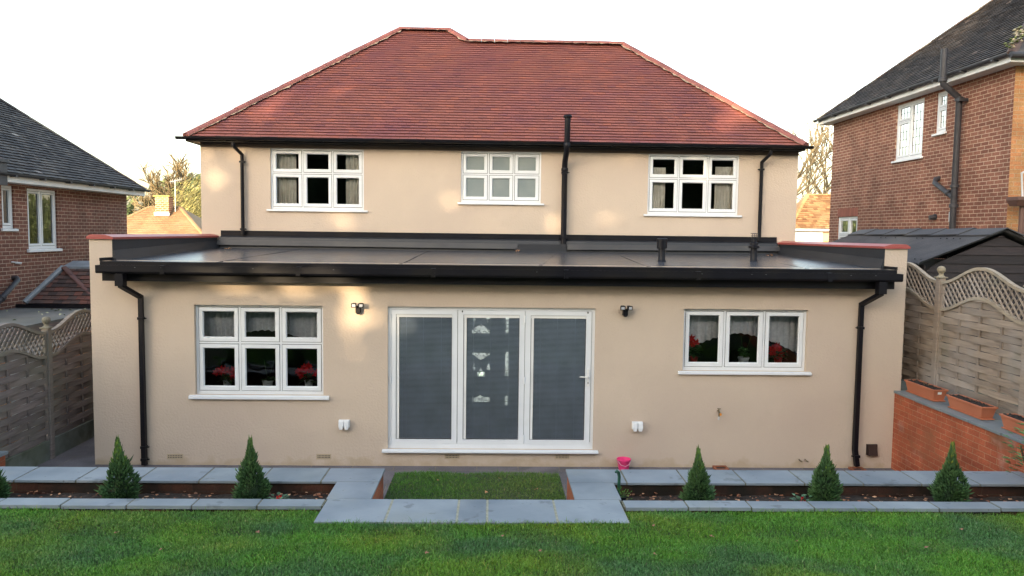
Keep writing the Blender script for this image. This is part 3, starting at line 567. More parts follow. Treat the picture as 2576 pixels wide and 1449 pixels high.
# folding door
T0 = TY(0); b = B(T0); u0, u1, z0, z1 = DOOR
b.ring(u0, u1, z0, z1, .045, -.13, -.045); b.box(u0+.045, u1-.045, -.13, -.048, z0+.045, z0+.075)
FD = done(b, 'folding_door', pvc, H)
b = B(T0); b.hexa([(u0-.075, .003, z0-.035), (u1+.072, .003, z0-.035), (u1+.072, .085, z0-.035), (u0-.075, .085, z0-.035)], [(u0-.075, .003, z0+.0), (u1+.072, .003, z0+.0), (u1+.072, .085, z0-.006), (u0-.075, .085, z0-.006)]); b.box(u0+.002, u1-.002, -.12, .003, z0-.035, z0-.001)
done(b, 'door_sill', pvc, FD, bevel=.004)
LV = [(-1.46, -.508), (-.500, .470), (.476, 1.442)]; gl_ = [(-1.395, -.585), (-.42, .392), (.556, 1.362)]
for k, ((a, c), (ga, gc)) in enumerate(zip(LV, gl_)):
    zb, zt = z0+.078, z1-.05; gz0, gz1 = .388, 2.225
    lf = B(T0)
    lf.box(a, ga, -.115, -.040, zb, zt); lf.box(gc, c, -.115, -.040, zb, zt); lf.box(ga, gc, -.115, -.040, zb, gz0); lf.box(ga, gc, -.115, -.040, gz1, zt)
    lf.ring(ga-.012, gc+.012, gz0-.012, gz1+.012, .012, -.0395, -.034)
    done(lf, 'door_leaf', pvc, FD)
    ps = B(T0); ps.face([(ga, -.055, gz0), (gc, -.055, gz0), (gc, -.055, gz1), (ga, -.055, gz1)]); done(ps, 'door_pane', glass, FD)
    bl = B(T0)
    n = 100
    for i in range(n):
        z = gz0+.012+(gz1-.05-gz0-.012)*i/n
        bl.face([(ga+.052, -.066, z), (gc-.005, -.066, z), (gc-.005, -.074, z+.0125), (ga+.052, -.074, z+.0125)])
    for q in (.14, .46, .80):
        x = ga+.04+(gc-ga-.04)*q; bl.box(x-.0032, x+.0032, -.0655, -.063, gz0+.01, gz1-.04, (2.2, 2.2, 2.2))
    done(bl, 'blind', blind_m, FD)
    hd = B(T0); hd.box(ga+.004, gc-.002, -.0545, -.049, gz1-.045, gz1-.004); hd.box(ga+.008, ga+.046, -.0545, -.050, gz0+.003, gz1-.0455); done(hd, 'blind_head_rail', white_m, FD)
    gk = B(T0); gk.ring(ga-.003, gc+.003, gz0-.003, gz1+.003, .010, -.0545, -.050); done(gk, 'gasket', gasket, FD)
b = B(T0)
for x, zz in ((-1.475, (2.17, 1.27, .37)), (.473, (2.17, 1.27, .41))):
    for z in zz: b.tube([(x, -.030, z-.05), (x, -.030, z+.05)], .011, 8)
done(b, 'hinge', pvc, FD, smooth=True)
b = B(T0); b.box(-.505, -.503, -.06, -.0385, .36, 2.28); b.box(.4715, .4745, -.06, -.0385, .36, 2.28); b.box(1.443, 1.4465, -.06, -.0385, .36, 2.28); done(b, 'leaf_gap', gasket, FD)
b = B(T0); b.box(1.388, 1.418, -.040, -.028, 1.19, 1.44); b.tube([(1.403, -.03, 1.335), (1.403, .02, 1.335), (1.39, .028, 1.335), (1.27, .028, 1.338)], .011, 8); b.lathe((1.403, -.027, 1.24), [(.01, 0), (.01, .006)], 10, axis=(0, -1, 0)) if False else None
done(b, 'handle', white_m, FD, bevel=.003)
b = B(T0); b.box(1.398, 1.408, -.0275, -.0255, 1.225, 1.255); b.box(1.375, 1.392, -.04, -.028, 2.27-.01, 2.285); b.box(-.445, -.428, -.04, -.028, 2.27-.01, 2.285); done(b, 'keyhole', gasket, FD)
# stained glass of the front door seen through the hall, its glow replacing daylight
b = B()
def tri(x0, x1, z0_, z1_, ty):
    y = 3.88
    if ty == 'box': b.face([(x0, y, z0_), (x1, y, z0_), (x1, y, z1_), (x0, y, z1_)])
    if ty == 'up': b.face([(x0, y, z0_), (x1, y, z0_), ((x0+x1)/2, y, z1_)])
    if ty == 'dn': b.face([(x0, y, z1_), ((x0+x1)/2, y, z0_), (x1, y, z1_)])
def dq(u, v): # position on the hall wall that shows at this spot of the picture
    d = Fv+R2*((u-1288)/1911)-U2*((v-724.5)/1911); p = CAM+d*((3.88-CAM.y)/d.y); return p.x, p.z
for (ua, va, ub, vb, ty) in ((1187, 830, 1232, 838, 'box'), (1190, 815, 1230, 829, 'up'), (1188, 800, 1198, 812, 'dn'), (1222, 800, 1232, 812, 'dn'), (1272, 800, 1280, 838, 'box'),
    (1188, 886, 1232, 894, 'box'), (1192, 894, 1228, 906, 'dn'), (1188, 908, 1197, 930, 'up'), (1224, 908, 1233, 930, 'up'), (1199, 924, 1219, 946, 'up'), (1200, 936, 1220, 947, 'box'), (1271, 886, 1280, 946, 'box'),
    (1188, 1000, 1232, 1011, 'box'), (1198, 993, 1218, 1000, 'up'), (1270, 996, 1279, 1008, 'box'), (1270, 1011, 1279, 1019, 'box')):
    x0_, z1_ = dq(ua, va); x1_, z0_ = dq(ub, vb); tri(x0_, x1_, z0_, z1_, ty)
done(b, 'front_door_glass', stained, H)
# air bricks, vents
for (x0_, x1_, zc) in ((-4.69, -4.455, .123), (-2.54, -2.325, .133), (-.68, -.46, .145), (.932, 1.152, .148)):
    b = B(T0); b.ring(x0_, x1_, zc-.040, zc+.040, .008, .001, .004); b.box(x0_+.008, x1_-.008, .0005, .003, zc-.032, zc+.032)
    o = done(b, 'air_brick', M('air brick clay', (.50, .40, .28), rough=.9), H) if 'air brick clay' not in MATS else done(b, 'air_brick', MATS['air brick clay'], H)
    b = B(T0)
    for i in range(9):
        for j in range(2): xx = x0_+.024+i*(x1_-x0_-.048)/8; b.box(xx-.006, xx+.006, .0032, .0045, zc-.020+j*.026, zc-.006+j*.026)
    done(b, 'vent_hole', gasket, o)
b = B(T0); b.box(5.545, 5.70, .001, .03, .205, .365); b.hexa([(5.56, .031, .215), (5.69, .031, .215), (5.69, .075, .205), (5.56, .075, .205)], [(5.56, .031, .355), (5.69, .031, .355), (5.69, .036, .355), (5.56, .036, .355)]); done(b, 'vent_cover', brown_p, H)
for x in (4.551, 4.639): b = B(T0); b.tube([(x, 0, .125), (x, .035, .12), (x+.03, .05, .105)], .009, 6); done(b, 'overflow_stub', MATS['dull brass'], H)
# inner window boards
b = B(); b.box(LW[0]-.02, LW[1]+.02, .165, .36, LW[2]+.02, LW[2]+.062); b.box(RW[0]-.02, RW[1]+.02, .165, .36, RW[2]+.02, RW[2]+.062); done(b, 'window_board', M('board', (.3, .3, .3)), H)
# ------------------------------------------------ fixtures on and around the house
def flood(x, label, yaws):
    o = thing('floodlight', label, 'wall light', (x, 0, 2.3), 'twin floodlights beside the folding door')
    b = B(); b.box(x-.035, x+.035, -.09, -.001, 2.245, 2.335); b.lathe((x, -.055, 2.225), [(.012, 0), (.028, .006), (.03, .02)], 12); done(b, 'sensor_box', blackp, o, bevel=.006)
    for sg, yw in zip((-1, 1), yaws):
        T = lambda u, n, z, s_=sg, w_=yw: (x+s_*.048+u*math.cos(w_)-n*math.sin(w_), -.10-n*math.cos(w_)-u*math.sin(w_), 2.365+z-n*.25)
        b = B(T); b.hexa([(-.038, .03, -.03), (.038, .03, -.03), (.038, .03, .03), (-.038, .03, .03)], [(-.022, -.03, -.02), (.022, -.03, -.02), (.022, -.03, .02), (-.022, -.03, .02)])
        b.T = None; b.tube([(x, -.06, 2.33), (x+sg*.03, -.09, 2.35)], .01, 6)
        hd = done(b, 'lamp_head', blackp, o)
        b = B(T); b.face([(-.024, .032, -.018), (.024, .032, -.018), (.024, .032, .02), (-.024, .032, .02)]); done(b, 'lens', silver, hd)
flood(-1.92, 'black twin head floodlight on the wall left of the folding door', (.15, -.1)); flood(1.912, 'black twin head floodlight on the wall right of the folding door', (.0, -.35))
def socket(x, label):
    o = thing('weatherproof_socket', label, 'outdoor socket', (x, 0, .62), 'weatherproof sockets beside the folding door')
    b = B(); b.box(x-.078, x+.078, -.055, -.001, .575, .685); done(b, 'back_box', pvc, o, bevel=.006)
    for s in (-1, 1):
        c = x+s*.039
        b = B(); b.hexa([(c-.035, -.09, .60), (c+.035, -.09, .60), (c+.036, -.056, .60), (c-.036, -.056, .60)], [(c-.033, -.082, .675), (c+.033, -.082, .675), (c+.036, -.056, .68), (c-.036, -.056, .68)])
        b.hexa([(c-.022, -.088, .553), (c+.022, -.088, .553), (c+.022, -.05, .553), (c-.022, -.05, .553)], [(c-.035, -.09, .5995), (c+.035, -.09, .5995), (c+.035, -.05, .5995), (c-.035, -.05, .5995)])
        done(b, 'socket_cover', pvc, o, bevel=.004)
socket(-2.13, 'white twin weatherproof socket low on the wall left of the folding door'); socket(2.131, 'white twin weatherproof socket low on the wall right of the folding door')
o = thing('garden_tap', 'small brass outside tap with orange fitting on the beige wall', 'tap', (3.317, 0, .82))
b = B(); b.tube([(3.317, 0, .85), (3.317, -.06, .85), (3.312, -.085, .83), (3.310, -.09, .78)], .012, 8); b.tube([(3.317, -.05, .85), (3.318, -.05, .89)], .009, 6); b.tube([(3.295, -.05, .893), (3.345, -.05, .888)], .007, 6); done(b, 'tap_body', brass_m, o, smooth=True)
b = B(); b.tube([(3.309, -.09, .785), (3.306, -.09, .735)], .013, 8); done(b, 'hose_nozzle', pvc_old, o)
b = B(); b.box(3.318, 3.345, -.1, -.07, .80, .83); done(b, 'connector', orange_m, o)
# roof cowls
def cowl(x, y, h, label, kind):
    o = thing('roof_vent', label, 'roof vent', (x, y, zr(y)), 'vents standing on the flat roof'); z = zr(y)
    b = B(); b.lathe((x, y, z-.005), [(.075, 0), (.062, .02), (.056, .03), (.056, h*.62)], 18); done(b, 'vent_pipe', blackp, o, smooth=True)
    b = B()
    if kind == 0: b.lathe((x, y, z+h*.55), [(.082, 0), (.082, h*.33), (.088, h*.34), (.088, h*.42), (.07, h*.45)], 20); done(b, 'vent_cap', blackp, o, smooth=True)
    else:
        b.lathe((x, y, z+h*.6), [(.088, 0), (.09, .04), (.068, .05), (.066, .09), (.048, .10), (.045, .18)], 18); done(b, 'vent_cap', blackp, o, smooth=True)
        b = B()
        for q in range(4): b.box(x-.045+q*.03-.004, x-.045+q*.03+.004, y-.045, y-.037, z+h*.6+.181, z+h*.6+.235)
        b.lathe((x, y, z+h*.6+.236), [(.06, 0), (.062, .008), (.03, .014)], 14); b.lathe((x, y, z+h*.6+.20), [(.055, 0), (.055, .01)], 14); done(b, 'wire_terminal', blackmat, o)
cowl(2.73, 1.35, .37, 'black round vent with plain cap on the flat roof', 0); cowl(4.32, 1.6, .36, 'black stepped flue terminal with wire cap on the flat roof', 1)
for k, (x, y) in enumerate(((.44, 3.7), (5.35, 3.55), (5.2, 3.2), (-4.9, 3.3))):
    b = B(); z = zr(y)+.012
    for q in range(5): leafq(b, (x+random.uniform(-.06, .06), y+random.uniform(-.05, .05), z), (random.uniform(-1, 1), random.uniform(-1, 1), .25), .07, .035, (0, 0, 1), (1.2, 1.1, .9))
    done(b, 'leaf_debris', leaf_dry, kind='stuff', label='few dry leaves blown onto the grey flat roof', cat='leaf litter')
# bucket and gullies
o = thing('bucket', 'small bright pink plastic bucket on the patio by the wall', 'bucket', (1.925, -.14, 0))
b = B(); b.lathe((1.925, -.14, .002), [(.070, 0), (.098, .145), (.104, .15), (.104, .165), (.096, .165), (.066, .012), (.001, .012)], 22); done(b, 'bucket_body', pink, o, smooth=True)
b = B(); b.tube([(1.83, -.2, .15), (1.87, -.235, .10), (1.93, -.25, .085), (1.99, -.235, .11), (2.02, -.18, .15)], .004, 6); done(b, 'handle', M('pale pink plastic', (.8, .4, .5)), o)
def gully(x, y, label):
    o = thing('drain_gully', label, 'drain', (x, y, 0), 'terracotta drain surrounds at the foot of the wall')
    T = lambda u, n, z: (x+u, y+z, .004+n)
    b = B(T); b.ring(-.1, .1, -.09, .09, .028, 0, .03); done(b, 'gully_rim', MATS['orange clay'] if 'orange clay' in MATS else M('orange clay', (.30, .10, .05), (.22, .08, .04), 9, .8), o)
    b = B(); b.box(x-.071, x+.071, y-.061, y+.061, .004, .012); done(b, 'drain_well', gasket, o)
    b = B()
    for i in range(6): b.box(x-.062+i*.022, x-.054+i*.022, y-.06, y+.06, .0125, .02)
    done(b, 'grate', blackmat, o)
gully(3.36, -.10, 'square clay drain surround with black grate on the patio'); gully(5.37, -.13, 'clay drain surround under the right hand downpipe of the extension')
# ------------------------------------------------ curtains
def curtain(x0, x1, zb0, zt, y, label, mat=curtain_m, amp=.018, wl=.07, zb=None, grp='curtains in the house windows', name='curtain', cat='curtain'):
    b = B(); n = max(8, int((x1-x0)/.010)); rows = 10; pr = []
    ph = random.uniform(0, 6)
    for i in range(n+1):
        x = x0+(x1-x0)*i/n; bot = zb(x) if zb else zb0; a = amp*(1+.4*math.sin(x*9+ph))
        pr.append([b.P((x, y+a*math.sin(2*math.pi*x/wl+ph+.5*math.sin(x*11))*(.5+.5*j/rows), zt+(bot-zt)*j/rows)) for j in range(rows+1)])
    for i in range(n):
        for j in range(rows): b.F((pr[i][j], pr[i][j+1], pr[i+1][j+1], pr[i+1][j]))
    return done(b, name, mat, smooth=True, label=label, cat=cat, group=grp)
u = UW[0]; yc = D2+.165
curtain(u[0]+.02, -3.90, u[2]+.02, 4.98, yc, 'cream pleated curtain at the left edge of the upper left window')
curtain(-2.93, u[1]-.02, u[2]+.02, 4.98, yc, 'cream pleated curtain at the right edge of the upper left window')
u = UW[2]
curtain(u[0]+.02, 3.42, u[2]+.02, 4.75, yc, 'cream curtain at the left edge of the upper right window', zb=lambda x: u[2]+.02)
curtain(4.42, u[1]-.02, u[2]+.02, 4.78, yc, 'grey curtain at the right edge of the upper right window')
lz = lambda x: (1.93-.26*abs((x+3.35)/.9)**1.6)+.014*abs(math.sin(x*30))
curtain(LW[0]+.01, LW[1]-.01, 1.9, 2.33, .30, 'white scalloped net valance across the top of the lower left window', net_m, .014, .09, zb=lz, name='net_curtain', cat='net curtain', grp='net valances in the ground floor windows')
lz = lambda x: (1.95-.30*abs((x-3.69)/.9)**1.5)+.014*abs(math.sin(x*30))
curtain(RW[0]+.01, RW[1]-.01, 1.9, 2.34, .30, 'white scalloped net valance across the top of the lower right window', net_m, .014, .09, zb=lz, name='net_curtain', cat='net curtain', grp='net valances in the ground floor windows')
# ------------------------------------------------ potted plants
def poinsettia(x, y, z, label, potm, nb=8, rad=.15, h=.33, grp='potted poinsettias on the window boards'):
    o = thing('potted_poinsettia', label, 'potted plant', (x, y, z), grp)
    b = B(); b.lathe((x, y, z), [(.045, 0), (.062, .10), (.066, .10), (.066, .115), (.058, .115), (.05, .1)], 16); done(b, 'pot', potm, o, smooth=True)
    b = B()
    for k in range(70):
        a = random.uniform(0, 6.28); rr = random.uniform(.03, rad*.95); zz = z+random.uniform(.10, h*.72); leafq(b, (x+rr*.5*math.cos(a), y+rr*.3*math.sin(a), zz), (math.cos(a), math.sin(a)*.7, random.uniform(-.5, .2)), .09, .055, (0, 0, 1), (random.uniform(.6, 1.3),)*3)
    done(b, 'leaves', leaf_green, o)
    b = B()
    for k in range(nb):
        cx = x+random.uniform(-rad, rad)*.85; cy = y+random.uniform(-.08, .05); cz = z+h*random.uniform(.62, 1.0)-abs(cx-x)*.3
        for j in range(8):
            a = j*math.pi/4+random.uniform(-.3, .3); leafq(b, (cx, cy, cz), (math.cos(a), -.35+.2*math.sin(a), math.sin(a)*.85-.1), random.uniform(.055, .085), .034, (0, -1, .3), (random.uniform(.7, 1.25),)*3)
    done(b, 'bracts', leaf_red, o)
wy = .235; lz0 = LW[2]+.062; rz0 = RW[2]+.062
poinsettia(-3.89, wy, lz0, 'red poinsettia in white pot behind the bottom left pane of the lower left window', pot_w, 9, .17, .30)
poinsettia(-2.70, wy, lz0, 'tall red poinsettia in white pot behind the bottom right pane of the lower left window', pot_w, 12, .18, .34)
poinsettia(3.00, wy, rz0, 'red poinsettia in red pot behind the left pane of the lower right window', pot_r, 7, .13, .42)
poinsettia(4.27, wy, rz0, 'low red poinsettia in red pot behind the right pane of the lower right window', pot_r, 8, .17, .32)
def greenpot(x, y, z, label, stems=2, orch=True):
    o = thing('potted_plant', label, 'potted plant', (x, y, z), 'green plants in white pots on the window boards')
    b = B(); b.lathe((x, y, z), [(.062, 0), (.078, .09), (.084, .09), (.084, .11), (.074, .11), (.07, .09)], 18); done(b, 'pot', pot_w, o, smooth=True)
    b = B()
    for k in range(9 if orch else 30):
        a = random.uniform(0, 6.28); leafq(b, (x+random.uniform(-.02, .02), y, z+.10+(0 if orch else random.uniform(0, .13))), (math.cos(a), math.sin(a)*.5, random.uniform(.0, .35)), random.uniform(.12, .2) if orch else .09, .045 if orch else .06, (0, -.2, 1), (random.uniform(1.2, 2.2),)*3)
    if stems:
        for s_ in (-.5, 1): b.tube([(x, y, z+.1), (x+s_*.05, y, z+.25), (x+s_*.10, y-.01, z+.42)], .003, 5, tint=(1.5, 1.3, 1))
    done(b, 'leaves', leaf_green, o)
greenpot(-3.30, wy, lz0, 'orchid without flowers in white pot behind the bottom middle pane of the lower left window')
greenpot(3.75, wy, rz0, 'leafy green plant in white pot behind the middle pane of the lower right window', 1, False)
# ================================================================== PLANTER WALLS
SZ = .82
def slabtop(b, x0, x1, y0, y1, z=SZ, th=.03, t=None, dz=0):
    k = random.uniform(.90, 1.10); c = (k, k, k*random.uniform(.98, 1.03)) if t is None else t; e = .003
    b.hexa([(x0+e, y0+e, z-th), (x1-e, y0+e, z-th), (x1-e, y1-e, z-th), (x0+e, y1-e, z-th)], [(x0+e, y0+e, z-.004+dz), (x1-e, y0+e, z-.004+dz), (x1-e, y1-e, z-.004-dz), (x0+e, y1-e, z-.004-dz)], c)
def slab_part(par, x0, x1, y0, y1, **k):
    b = B(); slabtop(b, x0, x1, y0, y1, **k); return done(b, 'coping_slab', slab, par, bevel=.003)
jm = M('slab joint mortar', (.20, .18, .13), (.10, .10, .06), 20, .95, .004, 60)
def planter(lab, xin, xout, xe, sg):
    o = thing('stone_planter', lab, 'planter', ((xin+xe)/2, -3.2, .4), 'raised stone topped planters')
    lo_, hi = sorted((xin, xe))
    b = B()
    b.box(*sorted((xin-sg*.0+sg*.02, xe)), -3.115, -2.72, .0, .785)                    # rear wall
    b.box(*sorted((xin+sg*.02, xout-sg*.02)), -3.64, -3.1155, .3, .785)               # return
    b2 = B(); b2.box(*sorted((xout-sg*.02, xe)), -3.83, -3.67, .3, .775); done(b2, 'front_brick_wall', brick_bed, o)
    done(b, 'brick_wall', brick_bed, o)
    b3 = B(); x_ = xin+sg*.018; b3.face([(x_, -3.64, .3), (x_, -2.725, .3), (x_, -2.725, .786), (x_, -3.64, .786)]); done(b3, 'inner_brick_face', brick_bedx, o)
    # rear copings
    x = xin; j = B(); j.box(*sorted((xin+sg*.012, xe)), -3.13, -2.70, .786, .810); j.box(*sorted((xin+sg*.012, xout-sg*.012)), -3.648, -3.1305, .786, .810); j.box(*sorted((xout-sg*.01, xe)), -3.83, -3.664, .776, .808)
    done(j, 'joint_mortar', jm, o)
    first = True
    while (x-xe)*sg < 0:
        w_ = .60 if first else .616; slab_part(o, *sorted((x, x+sg*w_)), -3.145, -2.69, dz=random.uniform(-.0015, .0015)); x += sg*(w_+.012); first = False
    slab_part(o, *sorted((xin, xout)), -3.652, -3.150)
    x = xout+sg*.004
    while (x-xe)*sg < 0:
        w_ = .60; dz = random.uniform(-.004, .003); b = B(); slabtop(b, *sorted((x, x+sg*w_)), -3.852+random.uniform(-.006, .004), -3.656, z=.818+dz, th=.040); done(b, 'front_coping', slab, o, bevel=.003); x += sg*(w_+.01)
    # soil with clods
    b = B(); xs_ = np.linspace(*sorted((xout-sg*.02, xe)), 120); ys_ = np.linspace(-3.675, -3.11, 10)
    g_ = [[b.P((x, y, .665+.010*random.random()+.008*math.sin(x*7))) for x in xs_] for y in ys_]
    for i in range(9):
        for k in range(119): b.F((g_[i][k], g_[i][k+1], g_[i+1][k+1], g_[i+1][k]))
    done(b, 'planting_soil', soil, o)
    return o
planter('left raised planter of dark brick with blue grey stone coping', -1.160, -1.600, -6.38, -1)
planter('right raised planter of dark brick with blue grey stone coping', .823, 1.288, 5.915, 1)
o = thing('stone_step', 'wide blue grey stone step between the two planters at the lawn edge', 'step', (-.15, -3.95, .75))
cuts = [-1.570, -.930, -.285, -.012, .625, 1.262]
cuts = [-1.585, -.945, -.300, -.025, .615, 1.272]
b = B(); b.box(-1.57, 1.26, -4.235, -3.66, .60, .813); done(b, 'joint_mortar', M('pale joint mortar', (.33, .32, .25), (.24, .23, .16), 20, .95), o)
for a, c in zip(cuts, cuts[1:]): 
    b = B(); slabtop(b, a+.002, c-.014, -4.25, -3.655, th=.035); done(b, 'slab', slab, o, bevel=.003)
# terrace edging stones
# leaf litter in the beds
def litter(name, lab, x0, x1, n):
    b = B()
    for k in range(n):
        x, y = random.uniform(x0, x1), random.uniform(-3.66, -3.13); s_ = random.uniform(.008, .03); a = random.uniform(0, 6.28); z = .678+random.random()*.02
        t = random.choice(((1.2, 1, .9), (.6, .5, .5), (.3, .25, .25), (.2, .18, .2), (1.8, 1.8, 1.8), (.9, .6, .5)))
        pts = [(x+s_*math.cos(a+q)*r_, y+s_*math.sin(a+q)*r_, z+random.uniform(0, .012)) for q, r_ in ((0, 1), (1.2, .6), (2.6, .9), (4, .6), (5.2, .8))]; b.face(pts, t)
    return done(b, name, leaf_dry, kind='stuff', label=lab, cat='leaf litter')
litter('leaf_litter', 'brown leaf litter on the soil of the left planter', -6.2, -1.65, 420); litter('leaf_litter', 'brown leaf litter on the soil of the right planter', 1.35, 5.85, 620)
# spruces
def spruce(x, base, top, lab, wr, tipc=(1.6, 1.5, .8), seed=0, lean=0., bulge=None):
    rd = random.Random(seed); o = thing('dwarf_spruce', lab, 'shrub', (x, -3.40, base), 'dwarf conifers planted along the planters')
    h = top-base; n = 2300; b = B()
    wr *= .95; prof = lambda t: wr*(.72+.28*min(1, t/.2) if t < .2 else (1-((t-.2)/.8))**1.25)*(1 if t < .55 else max(.55, 1-(t-.55)*1.7))+.010
    lob = [(rd.uniform(0, 6.28), rd.uniform(.05, .9), rd.uniform(.15, 1.7)) for _ in range(34)]
    for k in range(n):
        t = rd.random()**1.25; a = rd.uniform(0, 6.283); r0 = prof(t)
        f = 1.0
        for (la, lt, lf) in lob:
            dd = abs((a-la+math.pi) % (2*math.pi)-math.pi); f *= 1+(lf-1)*math.exp(-(dd/.42)**2-((t-lt)/.06)**2)*.8
        if bulge: dd = abs((a-bulge[0]+math.pi) % (2*math.pi)-math.pi); f *= 1+bulge[2]*math.exp(-(dd/.6)**2-((t-bulge[1])/.12)**2)
        rr = r0*f*(rd.uniform(.66, 1.04) if rd.random() < .85 else rd.uniform(.4, .8)); L_ = rd.uniform(.028, .066)
        c = Vector((x+rr*math.cos(a)+lean*t*h, -3.40+rr*math.sin(a)*.85, base+.01+t*h*.97)); L_ *= 1.7 if rd.random() < .035 else 1; d = Vector((math.cos(a)*(1-t*.88), math.sin(a)*(1-t*.88), .35+.9*t+rd.uniform(-.15, .25))).normalized()
        u_ = d.cross(Vector((0, 0, 1))).normalized(); v_ = d.cross(u_); w_ = rd.uniform(.0065, .012)
        br = rd.uniform(.55, 1.35)*(.75+.5*(rr/(r0*f+1e-6)-.5)); tn = (br*(1+.15*t), br, br*(1-.1*t))
        if t > .6 and rd.random() < (t-.5): tn = (tn[0]*tipc[0], tn[1]*tipc[1], tn[2]*tipc[2])
        m_ = c+d*L_*.45; p = [b.P(c), b.P(m_+u_*w_), b.P(m_-u_*w_*.5+v_*w_*.87), b.P(m_-u_*w_*.5-v_*w_*.87), b.P(c+d*L_)]
        dk = tuple(q*.6 for q in tn)
        for i in range(3): j = 1+(i+1) % 3; b.F((p[0], p[1+i], p[j]), dk); b.F((p[1+i], p[4], p[j]), tn)
    done(b, 'foliage', conif_m, o)
    b = B(); b.lathe((x, -3.40, base-.02), [(prof(.02)*.5, 0), (wr*.5, h*.2), (wr*.18, h*.6), (.004, h*.92)], 10, tint=(.30, .30, .30)); done(b, 'inner_twigs', conif_m, o)
    b = B(); b.tube([(x, -3.4, base-.05), (x+lean*.3*h, -3.4, base+h*.3)], [.014, .008], 6); done(b, 'trunk', trunk_m, o)
spruce(-3.70, .68, 1.30, 'bright green cone shaped dwarf spruce, second plant from the left in the left planter', .162, (1.7, 1.5, .7), 1, -.02, (0, .42, .35))
spruce(-2.405, .68, 1.305, 'tall dark green dwarf spruce nearest the step in the left planter', .165, (1.3, 1.2, .9), 2)
spruce(-4.97, .68, 1.12, 'yellow tipped dwarf spruce cut off by the left edge of the photo', .15, (2.2, 1.5, .5), 3)
spruce(2.115, .68, 1.215, 'small vivid green dwarf spruce nearest the step in the right planter', .135, (1.5, 1.4, .7), 4, -.03)
spruce(3.405, .68, 1.262, 'dark green dwarf spruce in the middle of the right planter', .138, (1.7, 1.45, .7), 5, .02, (3.14, .62, .35))
spruce(4.71, .68, 1.30, 'rusty tipped dwarf spruce in front of the orange brick wall', .150, (2.5, 1.5, .7), 6)
# small cyclamens
def cyclamen(x, y, lab, s_=1):
    o = thing('cyclamen', lab, 'flower', (x, y, .68), 'small red flowered plants in the planters'); b = B()
    for k in range(46):
        a = random.uniform(0, 6.28); r_ = random.uniform(.0, .085)*s_; c = (x+r_*math.cos(a), y+r_*math.sin(a)*.7, .69+random.uniform(.0, .085)*s_)
        leafq(b, c, (math.cos(a), math.sin(a), random.uniform(-.1, .5)), .045, .045, (0, 0, 1), random.choice(((.8, .9, 1.2), (2.2, 2.0, 3.5), (3.6, 3.0, 5.0), (1.2, 1.1, 1.2))))
    done(b, 'leaves', leaf_green, o); b = B()
    for k in range(4):
        c = (x+random.uniform(-.04, .03), y-.03, .72+random.uniform(0, .07))
        for j in range(4): leafq(b, c, (random.uniform(-1, 1), -.3, random.uniform(-.2, 1)), .026, .018, (0, -1, 0), (1, 1, 1))
    done(b, 'petals', leaf_red, o)
cyclamen(-2.10, -3.45, 'silver leaved red cyclamen beside the dark spruce in the left planter'); cyclamen(3.16, -3.42, 'red cyclamen left of the middle spruce in the right planter')
# stake, black pot, right bed
b = B(); b.tube([(1.33, -3.2, .66), (1.335, -3.2, .90), (1.325, -3.21, .945), (1.305, -3.22, .965), (1.29, -3.235, .955)], [.016, .017, .018, .016, .012], 8); done(b, 'garden_tool', green_p, label='green plastic tool handle standing upright in the corner of the right planter', cat='tool handle', smooth=True)
o = thing('small_pot_plant', 'dark pot with thin sprigs in the corner of the right planter', 'potted plant', (1.33, -3.42, .66))
b = B(); b.lathe((1.335, -3.42, .665), [(.03, 0), (.04, .09), (.043, .09), (.043, .1), (.03, .09)], 12); done(b, 'pot', blackp, o)
b = B()
for k in range(26):
    a = random.uniform(0, 6.28); p0_ = Vector((1.35, -3.42, .74)); p1_ = p0_+Vector((math.cos(a)*random.uniform(.02, .08), math.sin(a)*.04, random.uniform(.0, .12))); b.tube([p0_, p1_], .0012, 3, tint=(1.5, 1.3, .6)); leafq(b, p1_, (math.cos(a), 0, .5), .018, .012, (0, -1, 0), (2.5, 2.6, 1))
done(b, 'sprigs', leaf_green, o)
# fallen leaves on the lawn
lf = None
spots = [(-1.05, -3.0, .50), (-1.15, -2.3, .50), (-.62, -2.2, .5), (-.05, -2.6, .5), (.3, -3.2, .5), (.52, -2.5, .5), (-.3, -2.0, .5), (.1, -2.15, .51), (-2.0, -4.5, 0), (-2.6, -5.0, 0), (.1, -4.6, 0), (1.45, -4.35, 0), (1.9, -4.6, 0), (2.6, -4.7, 0), (3.6, -4.9, 0), (.4, -5.0, 0), (-.5, -5.1, 0), (1.3, -5.1, 0), (-3.2, -4.5, 0), (4.2, -4.4, 0)]
for k, (x, y, z) in enumerate(spots):
    z = z+.02 if z else lawnz(x, y)+.03
    if lf is None or k == 8:
        b = B()
        q = [(math.cos(a)*r_*.028, math.sin(a)*r_*.028, random.uniform(0, .014)) for a, r_ in ((0, 1.1), (.6, .5), (1.2, .9), (1.9, .4), (2.5, .8), (3.3, .4), (4.1, .9), (4.9, .5), (5.6, .7))]
        c0 = b.P((0, 0, .004)); ii = [b.P(p) for p in q]
        for i in range(9): b.F((c0, ii[i], ii[(i+1) % 9]), (1.3, 1.2, .9) if k < 8 else (.9, .8, .9))
        lf = done(b, 'fallen_leaf', leaf_dry, label='pale fallen leaf lying on the sunken grass between the planters' if k < 8 else 'curled fallen leaf lying on the front lawn', cat='leaf', group='leaves on the sunken grass' if k < 8 else 'leaves on the front lawn'); o = lf
    else: o = lf.copy(); COL.objects.link(o)
    o.location = (x, y, z); o.rotation_euler = (random.uniform(-.3, .3), random.uniform(-.3, .3), random.uniform(0, 6)); s_ = random.uniform(.6, 1.1); o.scale = (s_, s_, s_)
